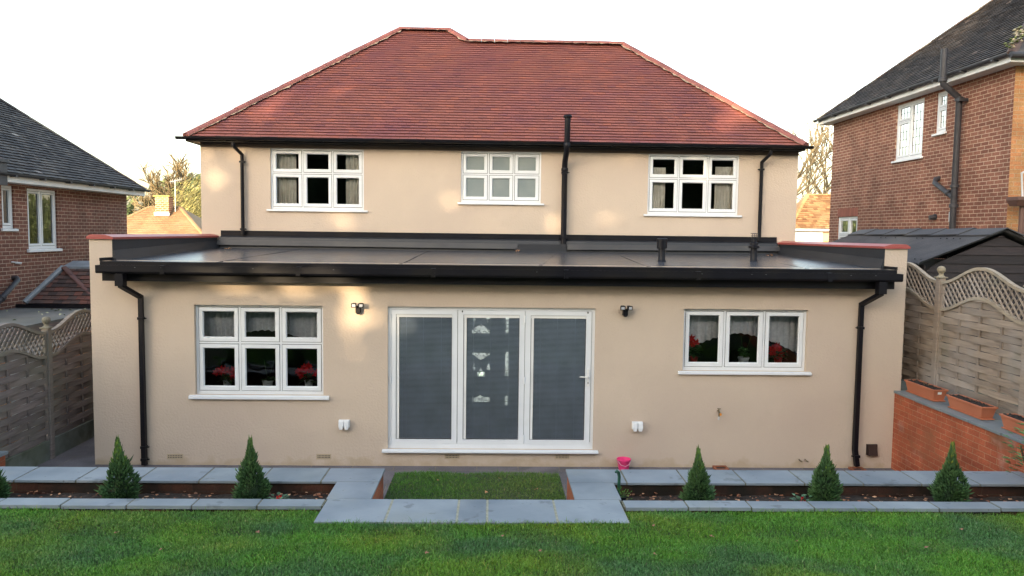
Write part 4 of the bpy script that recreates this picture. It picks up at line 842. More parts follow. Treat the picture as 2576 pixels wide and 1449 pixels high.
# ================================================================== RIGHT RETAINING WALL, PLANTERS, FENCE
RX = 5.932
o = thing('retaining_wall', 'orange red brick retaining wall with slate coping right of the house', 'wall', (6.2, -3, 0))
b = B(); b.box(RX, 6.60, -9.0, -.004, -.05, 1.13); done(b, 'brick_face', brick_o, o)
y = -.002+.0
k = 0
yy = 0.03
while yy > -9:
    b = B(); slabtop(b, RX-.022+random.uniform(-.006, .006), 6.62, yy-.60, yy-.008, z=1.172+random.uniform(-.002, .002), th=.038, t=(.78, .8, .78)); done(b, 'coping_slab', slab, o, bevel=.004); yy -= .60
b = B(); b.box(6.05, 12, .04, 20, -.05, 1.14); done(b, 'neighbour_ground', concrete, kind='structure')
def trough(yc, lab, sticker=False, x=6.155):
    o = thing('trough_planter', lab, 'plant trough', (x, yc, 1.172), 'terracotta troughs on the retaining wall')
    z = 1.172; L2, w_ = .375, .095; b = B()
    b.hexa([(x-w_*.78, yc-L2*.86, z+.012), (x+w_*.78, yc-L2*.86, z+.012), (x+w_*.78, yc+L2*.86, z+.012), (x-w_*.78, yc+L2*.86, z+.012)], [(x-w_, yc-L2*.97, z+.15), (x+w_, yc-L2*.97, z+.15), (x+w_, yc+L2*.97, z+.15), (x-w_, yc+L2*.97, z+.15)])
    T = lambda u, n, zz: (x+u, yc+zz, z+n)
    done(b, 'trough_body', terracotta, o, bevel=.006); b = B(T); b.ring(-w_-.012, w_+.012, -L2, L2, .022, .145, .168); done(b, 'rim', terracotta, o, bevel=.005)
    b = B(); b.box(x-w_*.92, x+w_*.92, yc-L2*.93, yc+L2*.93, z, z+.014); done(b, 'saucer', terracotta, o, bevel=.004)
    b = B(); xs_ = np.linspace(x-w_+.01, x+w_-.01, 8); ys_ = np.linspace(yc-L2+.02, yc+L2-.02, 30)
    g_ = [[b.P((q, r_, z+.155+random.uniform(-.004, .022)*(1 if 0 < i < 7 else 0))) for r_ in ys_] for i, q in enumerate(xs_)]
    for i in range(7):
        for j in range(29): b.F((g_[i][j], g_[i+1][j], g_[i+1][j+1], g_[i][j+1]))
    done(b, 'compost', soil_top, o)
    b = B()
    for q in range(4):
        c = (x+random.uniform(-.05, .05), yc+random.uniform(-.25, .1), z+.178); leafq(b, c, (random.uniform(-1, 1), random.uniform(-1, 1), .3), .03, .02, (0, 0, 1), (1.2, 1.2, .9))
    done(b, 'dry_leaf', leaf_dry, o)
    if sticker: b = B(); b.face([(x-.035, yc-L2*.925-.008, z+.10), (x+.02, yc-L2*.925-.008, z+.10), (x+.02, yc-L2*.945-.008, z+.135), (x-.035, yc-L2*.945-.008, z+.135)]); done(b, 'sticker', white_m, o)
trough(-.40, 'terracotta trough of bare compost nearest the house wall, with white sticker', True); trough(-1.43, 'terracotta trough of bare compost, middle one on the brick wall'); trough(-2.50, 'terracotta trough of bare compost, nearest the camera on the brick wall')
def fence(name, lab, X, sgn, posts, zb, zlow_t, zpk_t, zlow_b, zpk_b, mat, gravel, PL, grp):
    """woven panels with a wave of trellis on top; sgn: side that faces the garden"""
    o = thing(name, lab, 'fence', (X, posts[0], zb), grp)
    for y in posts:
        b = B(); b.box(X-.047, X+.047, y-.047, y+.047, zb-.03, zlow_t+.04, (random.uniform(.9, 1.1),)*3); p = done(b, 'post', mat, o, bevel=.008)
        b = B(); z = zlow_t+.041; b.box(X-.066, X+.066, y-.066, y+.066, z, z+.016, (.95, 1, .9)); b.lathe((X, y, z+.016), [(.058, 0), (.045, .012), (.034, .02), (.03, .05), (.036, .055), (.052, .075), (.058, .10), (.053, .125), (.035, .147), (.01, .156)], 18, tint=(.95, 1, .88)); done(b, 'post_finial', mat, p, smooth=True)
    ps = sorted(posts)
    spans = [(a+.05, c-.05) for a, c in zip(ps, ps[1:])]+[(ps[-1]+.05, ps[-1]+PL-.05), (ps[0]-PL+.05, ps[0]-.05)]
    for (y0, y1) in spans:
        f = lambda y, lo_, pk: lo_+(pk-lo_)*(.5-.5*math.cos(2*math.pi*(y-y0)/(y1-y0)))
        ft = lambda y: f(y, zlow_t, zpk_t); fb = lambda y: f(y, zlow_b, zpk_b)
        b = B(); zbase = zb+gravel; rows = int((zpk_b-zbase)/.093)+1; hh = .088
        nbat = [y0+(y1-y0)*q for q in (.0, .25, .5, .75, 1.)]
        for r_ in range(rows):          # woven slats: every other one passes in front of the battens
            za = zbase+.004+r_*.093; side = 1 if r_ % 2 else -1; tn = (random.uniform(.8, 1.2),)*3; N_ = 40; ii = []
            for k in range(N_+1):
                y = y0+(y1-y0)*k/N_; wv = side*math.cos(4*math.pi*(y-y0)/(y1-y0))*.016+(0 if side > 0 else -.008); zt_ = min(za+hh, fb(y)); z_b = min(za, fb(y)-.001); x = X+sgn*wv
                ii.append([b.P((x-.006, y, z_b)), b.P((x+.006, y, z_b)), b.P((x+.006, y, zt_)), b.P((x-.006, y, zt_))])
            for p_, q_ in zip(ii, ii[1:]):
                for k in range(4): b.F((p_[k], p_[(k+1) % 4], q_[(k+1) % 4], q_[k]), tn)
        for y in nbat[1:-1]: b.box(X-.013, X+.013, y-.018, y+.018, zbase+.02, fb(y)-.02, (.8, .8, .8))
        b.box(X-.024, X+.024, y0, y0+.035, zbase, zlow_t-.005); b.box(X-.024, X+.024, y1-.035, y1, zbase, zlow_t-.005)
        pn = done(b, 'fence_panel', mat, o)
        b = B()
        for g, hh_ in ((ft, .042), (fb, .042)):
            ii = []; N_ = 40
            for k in range(N_+1):
                y = y0+(y1-y0)*k/N_; z = g(y); ii.append([b.P((X-.030, y, z-hh_)), b.P((X+.030, y, z-hh_)), b.P((X+.030, y, z)), b.P((X-.030, y, z))])
            for p_, q_ in zip(ii, ii[1:]):
                for k in range(4): b.F((p_[k], p_[(k+1) % 4], q_[(k+1) % 4], q_[k]), (1.15, 1.18, 1.1))
        done(b, 'curved_rail', mat, pn)
        b = B(); s_ = .105
        H_ = zpk_t-zlow_b
        for dr in (1, -1):
            k0 = -int(H_/s_)-2
            for k in range(k0, int((y1-y0+H_)/s_)+2):
                pts = []
                for i in range(61):
                    z = zlow_b-.02+(zpk_t-zlow_b+.02)*i/60; y = (y0+k*s_+(z-zlow_b)*.9) if dr == 1 else (y0+k*s_+H_-(z-zlow_b)*.9)
                    if y0+.03 < y < y1-.03 and fb(y)-.02 < z < ft(y)-.02: pts.append((y, z))
                if len(pts) < 3: continue
                (ya, za), (yb_, zb_) = pts[0], pts[-1]; xo = X+sgn*(.008 if dr == 1 else -.008); wv = .0105; tn = (random.uniform(.9, 1.25),)*3 if dr == 1 else (random.uniform(.6, .8),)*3
                d_ = Vector((0, yb_-ya, zb_-za)).normalized(); n_ = Vector((0, -d_.z, d_.y))*wv; e_ = Vector((.0065, 0, 0)); A_, C_ = Vector((xo, ya, za)), Vector((xo, yb_, zb_))
                b.hexa([A_-n_-e_, A_+n_-e_, A_+n_+e_, A_-n_+e_], [C_-n_-e_, C_+n_-e_, C_+n_+e_, C_-n_+e_], tn)
        done(b, 'trellis', mat, pn)
        if gravel: b = B(); b.box(X-.022, X+.022, y0-.0, y1+.0, zb, zb+gravel-.03); b.box(X-.03, X+.03, y0, y1, zb+gravel-.0295, zb+gravel, (1.5, 1.5, 1.3)); done(b, 'gravel_board', concrete, o)
    return o
fence('fence', 'tan woven fence with wavy trellis top above the terracotta troughs', 6.50, -1, [-.055, -1.93], 1.172, 2.80, 3.035, 2.41, 2.64, wood_r, 0, 1.875, 'woven trellis topped fences')
fence('fence', 'grey mossy woven fence with wavy trellis top beside the left path', -6.52, 1, [.29, -1.56, 2.14], 0.0, 1.90, 2.12, 1.545, 1.76, wood_l, .29, 1.85, 'woven trellis topped fences')
o = thing('low_wall', 'low orange brick wall end with stone coping at the left edge of the photo', 'wall', (-6.4, -2, 0))
b = B(); b.box(-6.46, -6.31, -6.0, -1.07, 0, .465); done(b, 'brick_face', brick_o, o); b = B(); b.box(-6.48, -6.285, -6.0, -1.04, .4655, .50); done(b, 'coping_slab', slab, o)
# shrub at the right edge
o = thing('leafy_shrub', 'bright green leafy shrub at the right edge in front of the troughs', 'shrub', (5.53, -3.4, .67))
b = B()
for k in range(150):
    a = random.uniform(0, 6.28); el = random.uniform(-.8, 1.3); r_ = random.uniform(.08, .28); c = Vector((5.56+r_*math.cos(a)*math.cos(el), -3.4+r_*math.sin(a)*math.cos(el)*.7, 1.22+r_*math.sin(el)*1.5)); leafq(b, c, (math.cos(a), math.sin(a), .3), .08, .035, (0, 0, 1), (random.uniform(.6, 1.3),)*3)
done(b, 'foliage', leaf_shrub, o); b = B()
for k in range(5): b.tube([(5.56, -3.4, .66), (5.56+random.uniform(-.05, .05), -3.4, .9), (5.56+random.uniform(-.18, .18), -3.4+random.uniform(-.1, .1), 1.3)], .006, 5)
done(b, 'stem', trunk_m, o)
# ================================================================== SHED
SX, SY0, SY1 = 7.93, .75, 5.35; SE = 6.62; zr_, ze_ = 3.545, 3.02
o = thing('shed', 'black stained wooden shed with corrugated roof beyond the right fence', 'shed', (SX, 3, 1.1))
b = B(); N_ = 18; xr = 2*SX-SE
for k in range(30):
    z = 1.2+k*.14
    if z > zr_-.1: break
    hw = lambda zz: (SX-SE-.12) if zz <= ze_-.08 else (SX-SE-.12)*(1-(zz-ze_+.08)/(zr_-ze_+.0))
    h1, h2 = max(hw(z), .01), max(hw(min(z+.14, zr_-.09)), .01); zt = min(z+.138, zr_-.08); tn = (random.uniform(.7, 1.6),)*3
    b.hexa([(SX-h1, SY0+.03, z), (SX+h1, SY0+.03, z), (SX+h1, SY0+.08, z), (SX-h1, SY0+.08, z)], [(SX-h2, SY0+.045, zt), (SX+h2, SY0+.045, zt), (SX+h2, SY0+.08, zt), (SX-h2, SY0+.08, zt)], tn)
b.box(SE+.13, SE+.16, SY0+.081, SY1, 1.1, ze_-.03); b.box(xr-.16, xr-.13, SY0+.081, SY1, 1.1, ze_-.03)
done(b, 'boarding', wood_dark, o)
b = B(); nw = 62; per = .0745
for sg in (-1, 1):
    rows_ = []
    for i in range(nw*8+1):
        y = SY0-.06+i*per/8
        if y > SY1: break
        h = .018*math.cos(2*math.pi*i/8); sag = -.02*math.sin(math.pi*(y-SY0)/(SY1-SY0)); rows_.append([b.P((SX+sg*q*(SX-SE+.02), y, zr_+sag-(zr_-ze_)*q+h)) for q in (0, .33, .66, 1.)]+[b.P((SX+sg*(SX-SE+.02), y, ze_+sag+h-.006)), ])
    for p_, q_ in zip(rows_, rows_[1:]):
        for k in range(4): b.F((p_[k], p_[k+1], q_[k+1], q_[k]))
rf = done(b, 'corrugated_roof', sheet, o, smooth=True)
b = B()
for k in range(6):
    ya, yb_ = SY0-.09+k*.80, min(SY0-.09+k*.80+.86, SY1+.03); lf_ = .012+.006*(k % 2)
    for sg in (-1, 1):
        b.hexa([(SX, ya, zr_+.02+lf_), (SX+sg*.27, ya, zr_-.095+lf_), (SX+sg*.27, yb_, zr_-.10), (SX, yb_, zr_+.015)][::1], [(SX, ya, zr_+.034+lf_), (SX+sg*.275, ya, zr_-.075+lf_), (SX+sg*.275, yb_, zr_-.08), (SX, yb_, zr_+.03)])
done(b, 'ridge_cap', sheet, o)
b = B()
for k in range(26): x = random.choice((.3, .62, .93)); y = SY0+.1+.18*k; b.lathe((SX-x*(SX-SE), y, zr_-(zr_-ze_)*x+.018), [(.012, 0), (.012, .012), (.004, .016)], 8)
done(b, 'roof_fixing', blackp, rf)
# ================================================================== RIGHT NEIGHBOUR HOUSE
HX = 9.3; Y0, Y1 = 2.70, 9.99; ezR = 6.50
o = RH = thing('brick_house', 'red brown brick house with dark tiled roof and black soil pipe on the right', 'house', (13, 6, 0))
b = B(TXn(HX)); w1, w2, w3 = (5.57, 6.70, 5.19, 6.455), (4.73, 5.11, 5.61, 6.455), (8.37, 9.49, 2.9, 3.945)
wallgrid(b, Y0, Y1, 0, ezR+.02, [w1, w2, w3], 0, .1); done(b, 'side_wall', brick_r, o)
b = B(); b.face([(HX, Y0, 0), (17, Y0, 0), (17, Y0, ezR+.02), (HX, Y0, ezR+.02)]); done(b, 'rear_wall', brick_ry, o); b = B(); b.face([(HX, Y1, 0), (HX, Y1, ezR), (17, Y1, ezR), (17, Y1, 0)]); done(b, 'front_wall', brick_ry, o)
window(o, TXn(HX), *w1, [(0, .5, 0, 1), (.5, 1, 0, .7), (.5, 1, .7, 1)], rec=.03, fw=.045, rw=.045, sill=(.06, .05, .05), glassm=glass_r, lead=(3, 4.6))
window(o, TXn(HX), *w2, [(0, 1, 0, .62), (0, 1, .62, 1)], rec=.03, fw=.05, rw=.04, sill=(.05, .05, .05), glassm=glass_r, lead=(2, 4.6))
window(o, TXn(HX), *w3, [(0, .45, 0, 1), (.45, 1, 0, .55), (.45, 1, .55, 1)], rec=.03, fw=.05, rw=.05, sill=None, glassm=glass_r)
b = B()
for (a, c, d, e) in (w1, w2, w3): b.face([(HX+.105, a-.0, d), (HX+.105, c, d), (HX+.105, c, e), (HX+.105, a, e)])
done(b, 'dim_interior', M('dim interior', (.05, .055, .055)), o)
b = B(TXn(HX)); n = 15
for k in range(n): a = 8.36+k*1.14/n; b.box(a+.004, a+1.14/n-.004, .001, .006, 3.955, 4.17, (random.uniform(.8, 1.2),)*3)
done(b, 'soldier_course', M('red brick on end', (.26, .09, .06), tint=True, rough=.85), o)
eo = .30
b = B(); b.box(HX-eo, HX-eo+.02, Y0-eo, Y1+eo, ezR+.005, ezR+.15); b.box(HX-eo+.02, 17, Y0-eo, Y0-eo+.02, ezR+.005, ezR+.15); b.box(HX-eo+.021, HX, Y0-eo+.021, Y1+eo, ezR+.003, ezR+.012); b.box(HX, 17, Y0-eo+.021, Y0-.001, ezR+.003, ezR+.012); b.box(HX-eo+.0, 17, Y1+eo+.001, Y1+eo+.02, ezR+.005, ezR+.15); done(b, 'white_fascia', white_m, o)
def ygutter(x, y0, y1, z, par, r=.055, sgn=-1):
    b = B(); ang = [math.pi*i/8 for i in range(9)]; prof = [(sgn*(r-r*math.cos(a)), -r*math.sin(a)) for a in ang]+[(sgn*(r-(r-.006)*math.cos(a)), -(r-.006)*math.sin(a)) for a in ang[::-1]]
    i0 = [b.P((x+p[0], y0, z+p[1])) for p in prof]; i1 = [b.P((x+p[0], y1, z+p[1])) for p in prof]; n = len(prof)
    for k in range(n): b.F((i0[k], i0[(k+1) % n], i1[(k+1) % n], i1[k]))
    b.F(i0); b.F(i1[::-1]); y = y0+.4
    while y < y1-.2: b.box(x+sgn*.002, x+sgn*(2*r+.006), y-.03, y+.03, z-r-.012, z-r*.6); y += .92
    return done(b, 'gutter', blackmat, par)
ygutter(HX-eo-.001, Y0-eo-.05, Y1+eo+.1, ezR+.15, o)
b = B(); b.tube([(HX-eo-.05, Y0-eo-.06, ezR+.11), (17, Y0-eo-.06, ezR+.11)], .055, 10); done(b, 'rear_gutter', blackmat, o)
dk = [(1, 1, 1)]*6+[(.7, .7, .72)]*4+[(1.25, 1.2, 1.15)]*3+[(.6, .6, .65)]*2+[(1.7, 1.65, 1.5)]*1
dkk = dk*8+[(4.5, 4.3, 4)]
ex = HX-eo-.02; ya, yb_ = Y0-eo-.02, Y1+eo+.02; half = (yb_-ya)/2; ct, st = math.cos(R(40)), math.sin(R(40)); vmax = half/ct
rr = tiled((ex, yb_, ezR+.16), (0, -1, 0), (ct, 0, st), [[(0, 0), (2*half, 0), (half, vmax)]], .1, .165, .024, tile_dark, o, dkk, 'roof', jit=.003, step=1)
zt = ezR+.16+half*math.tan(R(40))
b = B(); b.face([(ex, ya, ezR+.16), (20, ya, ezR+.16), (20, ya+half, zt), (ex+half, ya+half, zt)]); b.face([(ex, yb_, ezR+.16), (ex+half, ya+half, zt), (20, ya+half, zt), (20, yb_, ezR+.16)]); done(b, 'rear_roof_slope', tile_dark, rr)
ridge([(ex, yb_, ezR+.17), (ex+half, ya+half, zt+.03), (ex, ya, ezR+.17)], tile_dark, rr, r=.09, mort=False, tn=((1.6, 1.1, .95), (1.1, 1, 1), (2.0, 1.9, 1.6)), name='hip_tiles')
b = B()
for k in range(60):
    t = random.uniform(0, .55); c = Vector((ex+t*1.1, ya+t*1.1, ezR+.22+t*.84*1.1)); b.lathe(c+Vector((random.uniform(-.1, .1), random.uniform(-.1, .1), random.uniform(-.04, .05))), [(.01, 0), (random.uniform(.02, .05), .015), (.01, .04)], 6, tint=random.choice(((1, 1, 1), (.6, .8, .4), (1.6, 1.5, 1.4))))
done(b, 'moss', M('moss and mortar', (.12, .12, .06), (.3, .26, .2), 12, .95, tint=True), rr)
SPY = 4.11
sp = pipe([(HX-.13, SPY, .5), (HX-.13, SPY, 6.15), (HX-.16, SPY, 6.2), (HX-eo-.17, SPY-.02, 6.43), (HX-eo-.19, SPY-.02, 6.5), (HX-eo-.19, SPY-.02, 7.12)], .06, 'soil_pipe', blackmat, RH)
b = B()
for (x, z, h) in ((HX-.13, 6.12, .07), (HX-.13, 4.42, .05), (HX-.13, 4.02, .07), (HX-eo-.19, 6.48, .07)):
    b = B(); b.lathe((x, SPY-(.02 if z > 6.3 else 0), z), [(.066, 0), (.082, .005), (.082, h), (.066, h+.01)], 14)
    if z == 6.12: b.box(HX-.2, HX-.02, SPY-.12, SPY-.05, 6.1, 6.16)
    done(b, 'pipe_collar', blackmat, sp, smooth=True)
b = B(); b.tube([(HX, 4.87, 4.66), (HX-.08, 4.86, 4.64), (HX-.13, 4.80, 4.56), (HX-.13, SPY+.05, 4.24)], .05, 12); b.lathe((HX-.13, 4.33, 4.34), [(.06, 0), (.068, .01), (.068, .06), (.06, .07)], 12, axis=(0, -.9, -.45)); done(b, 'branch_pipe', blackmat, sp, smooth=True)
b = B(); b.tube([(HX, 4.93, 3.86), (HX-.12, 4.95, 3.84)], .05, 12, tint=(2, 2, 2)); b.tube([(HX-.002, 4.93, 3.86), (HX-.03, 4.93, 3.86)], .062, 12); done(b, 'flue', blackmat, RH)
b = B(); b.box(HX-.03, HX, 4.30, 4.42, 3.75, 3.95); done(b, 'meter_plate', pvc_old, RH)
hx, hy = HX-.05, 2.42
b = B(); b.hexa([(hx-.05, hy-.12, 4.0), (hx+.3, hy-.12, 4.0), (hx+.3, hy+.08, 4.0), (hx-.05, hy+.08, 4.0)], [(hx-.09, hy-.18, 4.1), (hx+.4, hy-.18, 4.1), (hx+.4, hy+.12, 4.1), (hx-.09, hy+.12, 4.1)]); b.box(hx-.09, hx+.4, hy-.18, hy+.12, 4.101, 4.16); hp = done(b, 'hopper', brown_hop, RH)
b = B(); b.tube([(hx+.12, hy-.02, 4.0), (hx+.12, hy-.02, .5)], .05, 12); done(b, 'hopper_pipe', brown_hop, hp, smooth=True)
b = B(); b.tube([(hx+.42, hy, 4.60), (hx+.15, hy, 4.62), (hx+.08, hy, 4.58), (hx+.12, hy, 4.17)], .018, 8); done(b, 'waste_pipe', pvc_old, hp, smooth=True)
# ================================================================== LEFT NEIGHBOUR HOUSE
LX = -9.3; LY0, LY1 = 3.35, 8.67; ezL = 4.235
o = LH = thing('brick_house', 'dark red brick house with dark tiled roof on the left', 'house', (-13, 6, 0))
b = B(TXp(LX)); v1, v2 = (4.55, 5.575, 2.965, 4.18), (3.76, 4.115, 3.375, 4.195)
wallgrid(b, 1.5, LY1, 0, ezL+.02, [v1, v2], 0, .1); done(b, 'side_wall', brick_l, o)
b = B(); b.face([(-17, LY1, 0), (-17, LY1, ezL), (LX, LY1, ezL), (LX, LY1, 0)]); b.face([(-17, 1.5, 0), (LX, 1.5, 0), (LX, 1.5, ezL), (-17, 1.5, ezL)]); done(b, 'end_wall', brick_ly, o)
window(o, TXp(LX), *v1, [(0, .48, 0, 1), (.48, 1, 0, 1)], rec=.03, fw=.045, rw=.042, sill=(.07, .06, .06), glassm=glass_r)
window(o, TXp(LX), *v2, [(0, 1, 0, 1)], rec=.03, fw=.045, rw=.04, sill=(.06, .05, .05), glassm=glass_r)
b = B()
for (a, c, d, e) in (v1, v2): b.face([(LX-.105, a, d), (LX-.105, a, e), (LX-.105, c, e), (LX-.105, c, d)])
done(b, 'dim_interior', MATS['dim interior'], o)
el = .32
b = B(); b.box(LX+el-.02, LX+el, 1.3, LY1+el, ezL+.005, ezL+.13); b.box(LX, LX+el-.021, 1.3, LY1+el, ezL+.003, ezL+.012); b.box(-17, LX+el-.021, LY1+el-.02, LY1+el-.001, ezL+.005, ezL+.13); done(b, 'white_fascia', white_m, o)
ygutter(LX+el+.001, 1.3, LY1+el+.12, ezL+.165, o, sgn=1)
ex = LX+el+.02; yb_ = LY1+el+.02; ya = .6; half = (yb_-ya)/2; vmax = half/ct
rl = tiled((ex, ya, ezL+.17), (0, 1, 0), (-ct, 0, st), [[(0, 0), (2*half, 0), (half, vmax)]], .1, .165, .024, tile_dark, o, dkk, 'roof', jit=.005, step=1)
zt = ezL+.17+half*math.tan(R(40))
b = B(); b.face([(ex, ya, ezL+.17), (ex-half, ya+half, zt), (-20, ya+half, zt), (-20, ya, ezL+.17)]); b.face([(ex, yb_, ezL+.17), (-20, yb_, ezL+.17), (-20, ya+half, zt), (ex-half, ya+half, zt)]); done(b, 'rear_roof_slope', tile_dark, rl)
ridge([(ex, yb_, ezL+.18), (ex-half, ya+half, zt+.03)], tile_dark, rl, r=.09, mort=False, tn=((1.6, 1.1, .95), (1.1, 1, 1), (2.0, 1.9, 1.6)), name='hip_tiles')
b = B(); b.tube([(-9.3, 4.02, 2.42), (-9.22, 4.0, 2.42), (-9.17, 3.95, 2.38), (-9.17, 3.3, 1.98)], .05, 12); b.lathe((-9.17, 3.50, 2.10), [(.055, 0), (.066, .01), (.066, .07), (.055, .08)], 12, axis=(0, -.85, -.5)); done(b, 'waste_pipe', blackmat, LH, smooth=True)
b = B(); b.tube([(-9.3, 4.1, 2.71), (-9.24, 4.2, 2.70)], .02, 8); b.tube([(-9.3, 3.98, 2.73), (-9.27, 4.2, 2.71)], .014, 6); done(b, 'overflow_pipe', pvc_old, LH)
b = B(); b.box(-9.6, -8.93, 2.3, 3.37, 4.17, 4.58); b.box(-9.6, -8.90, 2.3, 3.40, 4.581, 4.64); done(b, 'rear_bay_eaves', blackmat, LH)
b = B(); b.hexa([(-9.6, 2.3, 4.64), (-8.93, 2.3, 4.64), (-8.93, 3.3, 4.64), (-9.6, 3.3, 4.64)], [(-9.6, 2.3, 4.9), (-9.3, 2.3, 4.9), (-9.3, 3.0, 4.9), (-9.6, 3.0, 4.9)]); done(b, 'rear_bay_roof', tile_brown, LH)
# side lean-to with felt roof
o = thing('lean_to', 'flat roofed lean-to with mossy felt roof and white door behind the left fence', 'outbuilding', (-8.3, 3, 0))
b = B(); b.box(-9.295, -7.43, -.6, 3.6, 1.80, 1.84); b.box(-9.295, -7.43, 3.601, 4.9, 1.80, 1.838)
rf = done(b, 'felt_roof', M('mossy felt', (.15, .155, .14), (.11, .115, .11), 3, .55, .003, 40, c3=(.19, .19, .185), sc3=1.2), o)
b = B(); b.box(-7.50, -7.43, -.6, 4.9, 1.60, 1.7995); done(b, 'roof_fascia', MATS['grey mossy fence wood'], o)
b = B(); b.box(-7.60, -7.52, -.6, 4.9, 0, 1.62); done(b, 'brick_wall', brickmat('lean-to pale brick', 'x', (.45, .22, .14), (.5, .33, .2), (.5, .45, .38)), o)
b = B(); b.box(-7.515, -7.50, -.4, 3.0, 1.38, 1.58); b.box(-7.515, -7.50, 1.0, 1.8, .1, 1.379); done(b, 'white_door', white_m, o)
b = B()
for k in range(46):
    x, y = random.uniform(-9.2, -7.5), random.uniform(.2, 4.8); b.lathe((x, y, 1.8405), [(random.uniform(.012, .035), 0), (.008, .018)], 7, tint=random.choice(((.3, .3, .25), (.25, .3, .2), (2.6, 2.6, 2.5), (2.8, 2.8, 2.7))))
done(b, 'moss_clump', M('moss and droppings', (.14, .15, .10), (.18, .18, .13), 10, .9, tint=True), rf)
o = thing('porch_roof', 'small brown tiled hipped porch roof with grey lead flashing by the left house', 'porch', (-8.6, 5, 1.84))
b = B(); b.box(-9.25, -7.5, 3.98, 4.03, 1.845, 1.915); done(b, 'gutter', blackp, o)
tiled((-9.05, 4.02, 1.92), (1, 0, 0), (0, math.cos(R(50)), math.sin(R(50))), [[(0, 0), (1.9, 0), (1.9, .10), (1.1, .86), (.42, .86)]], .1, .165, .02, tile_brown, o, [(1, 1, 1), (.7, .7, .7), (1.4, 1.2, 1.1), (1.9, 1.2, 1)], 'tile_slope', jit=.004, step=1)
zt = 1.92+.86*math.sin(R(50)); yt = 4.02+.86*math.cos(R(50))
b = B(); b.tube([(-9.08, 4.0, 1.95), (-8.64, yt, zt+.04)], .055, 8); b.hexa([(-8.66, yt, zt-.02), (-7.2, yt, zt-.02), (-7.2, yt+.4, zt-.02), (-8.66, yt+.4, zt-.02)], [(-8.66, yt, zt+.05), (-7.2, yt, zt+.05), (-7.2, yt+.4, zt+.15), (-8.66, yt+.4, zt+.15)]); done(b, 'lead_flashing', lead_m, o)
ridge([(-8.60, yt-.02, zt+.05), (-7.75, 4.15, 2.02)], tile_red_ridge, o, r=.07, mort=False, tn=((.55, .75, .8), (.45, .6, .6)), name='hip_tiles')
# ================================================================== BACKGROUND HOUSES AND TREES
o = thing('bungalow', 'sunlit tan roofed bungalow with brick chimney in the gap at left', 'house', (-17.5, 30, 0))
kk2 = math.tan(R(36)); hd = 4.2; yr, zrd = 30., 4.55; A_, C_ = -18.26, -16.6; c36, s36 = math.cos(R(36)), math.sin(R(36)); Lv = hd/c36; ez = zrd-hd*kk2
tiled((0, yr-hd, ez), (1, 0, 0), (0, c36, s36), [[(A_-hd, 0), (C_+hd, 0), (C_, Lv), (A_, Lv)]], .16, .22, .02, tile_tan, o, [(1, 1, 1), (.93, .93, .93), (1.08, 1.05, 1)], 'roof', step=1)
b = B(); b.face([(A_-hd, yr-hd, ez), (A_, yr, zrd), (A_-hd, yr+hd, ez)]); b.face([(C_+hd, yr-hd, ez), (C_+hd, yr+hd, ez), (C_, yr, zrd)]); b.face([(A_, yr, zrd), (C_, yr, zrd), (C_+hd, yr+hd, ez), (A_-hd, yr+hd, ez)]); done(b, 'rear_roof_slope', tile_tan, o)
ridge([(A_-hd, yr-hd, ez), (A_, yr, zrd), (C_, yr, zrd), (C_+hd, yr-hd, ez)], tile_tan, o, r=.13, seg=.45, mort=False, name='hip_tiles')
b = B(); b.box(A_-hd+.3, C_+hd-.3, yr-hd+.3, yr+hd-.3, -.05, ez); done(b, 'wall', brick_bg, o)
b = B(); b.box(-17.62, -16.93, 29.3, 29.9, 3.9, 5.06); ch = done(b, 'chimney', brick_ch, o)
b = B(); b.box(-17.68, -16.87, 29.24, 29.96, 5.061, 5.13); done(b, 'chimney_cap', M('lichen cap', (.40, .30, .04), (.3, .2, .05)), ch)
b = B(); b.box(-17.66, -16.89, 29.22, 29.299, 4.07, 4.25); done(b, 'lead_apron', white_m, ch)
b = B(); b.tube([(-16.72, 29.6, 4.3), (-16.70, 29.6, 5.95)], .022, 6); b.tube([(-16.95, 29.6, 5.85), (-16.35, 29.6, 6.0)], .012, 5)
for q in range(7): b.tube([(-16.93+q*.09, 29.45, 5.85+q*.023), (-16.93+q*.09, 29.75, 5.85+q*.023)], .007, 4); b.tube([(-16.93+q*.09, 29.6, 5.75+q*.023), (-16.93+q*.09, 29.6, 5.97+q*.023)], .007, 4)
done(b, 'aerial', pvc_old, ch)
o = thing('tiled_house', 'sunlit house with orange tiled roof in the gap at right', 'house', (17, 26, 0))
kk3 = math.tan(R(50)); yr, zrd = 26.4, 5.49; A_ = 15.45; hd = 1.42; c50, s50 = math.cos(R(50)), math.sin(R(50)); ez = zrd-hd*kk3
tiled((0, yr-hd, ez), (1, 0, 0), (0, c50, s50), [[(A_-hd, 0), (22, 0), (22, hd/c50), (A_, hd/c50)]], .13, .2, .03, tile_tan, o, [(1.15, 1.0, .95), (.9, .82, .75), (1.3, 1.2, 1.1), (.75, .62, .55)], 'roof', jit=.008, step=1)
b = B(); b.face([(A_-hd, yr-hd, ez), (A_, yr, zrd), (A_-hd, yr+hd, ez)]); b.face([(A_, yr, zrd), (22, yr, zrd), (22, yr+hd, ez), (A_-hd, yr+hd, ez)]); done(b, 'rear_roof_slope', tile_tan, o)
ridge([(A_-hd, yr-hd, ez), (A_, yr, zrd), (22, yr, zrd)], tile_tan, o, r=.11, seg=.4, mort=False, name='ridge_tiles', tn=((1.5, 1.3, 1.1), (1.2, 1.1, 1)))
b = B(); b.box(A_-hd+.15, 22, yr-hd+.25, yr+3, -.05, ez-.02); done(b, 'wall', brick_bg, o)
b = B(); b.box(A_-hd-.02, 16.35, yr-hd-.06, yr-hd+.03, ez-.12, ez-.02); done(b, 'gutter', white_m, o)
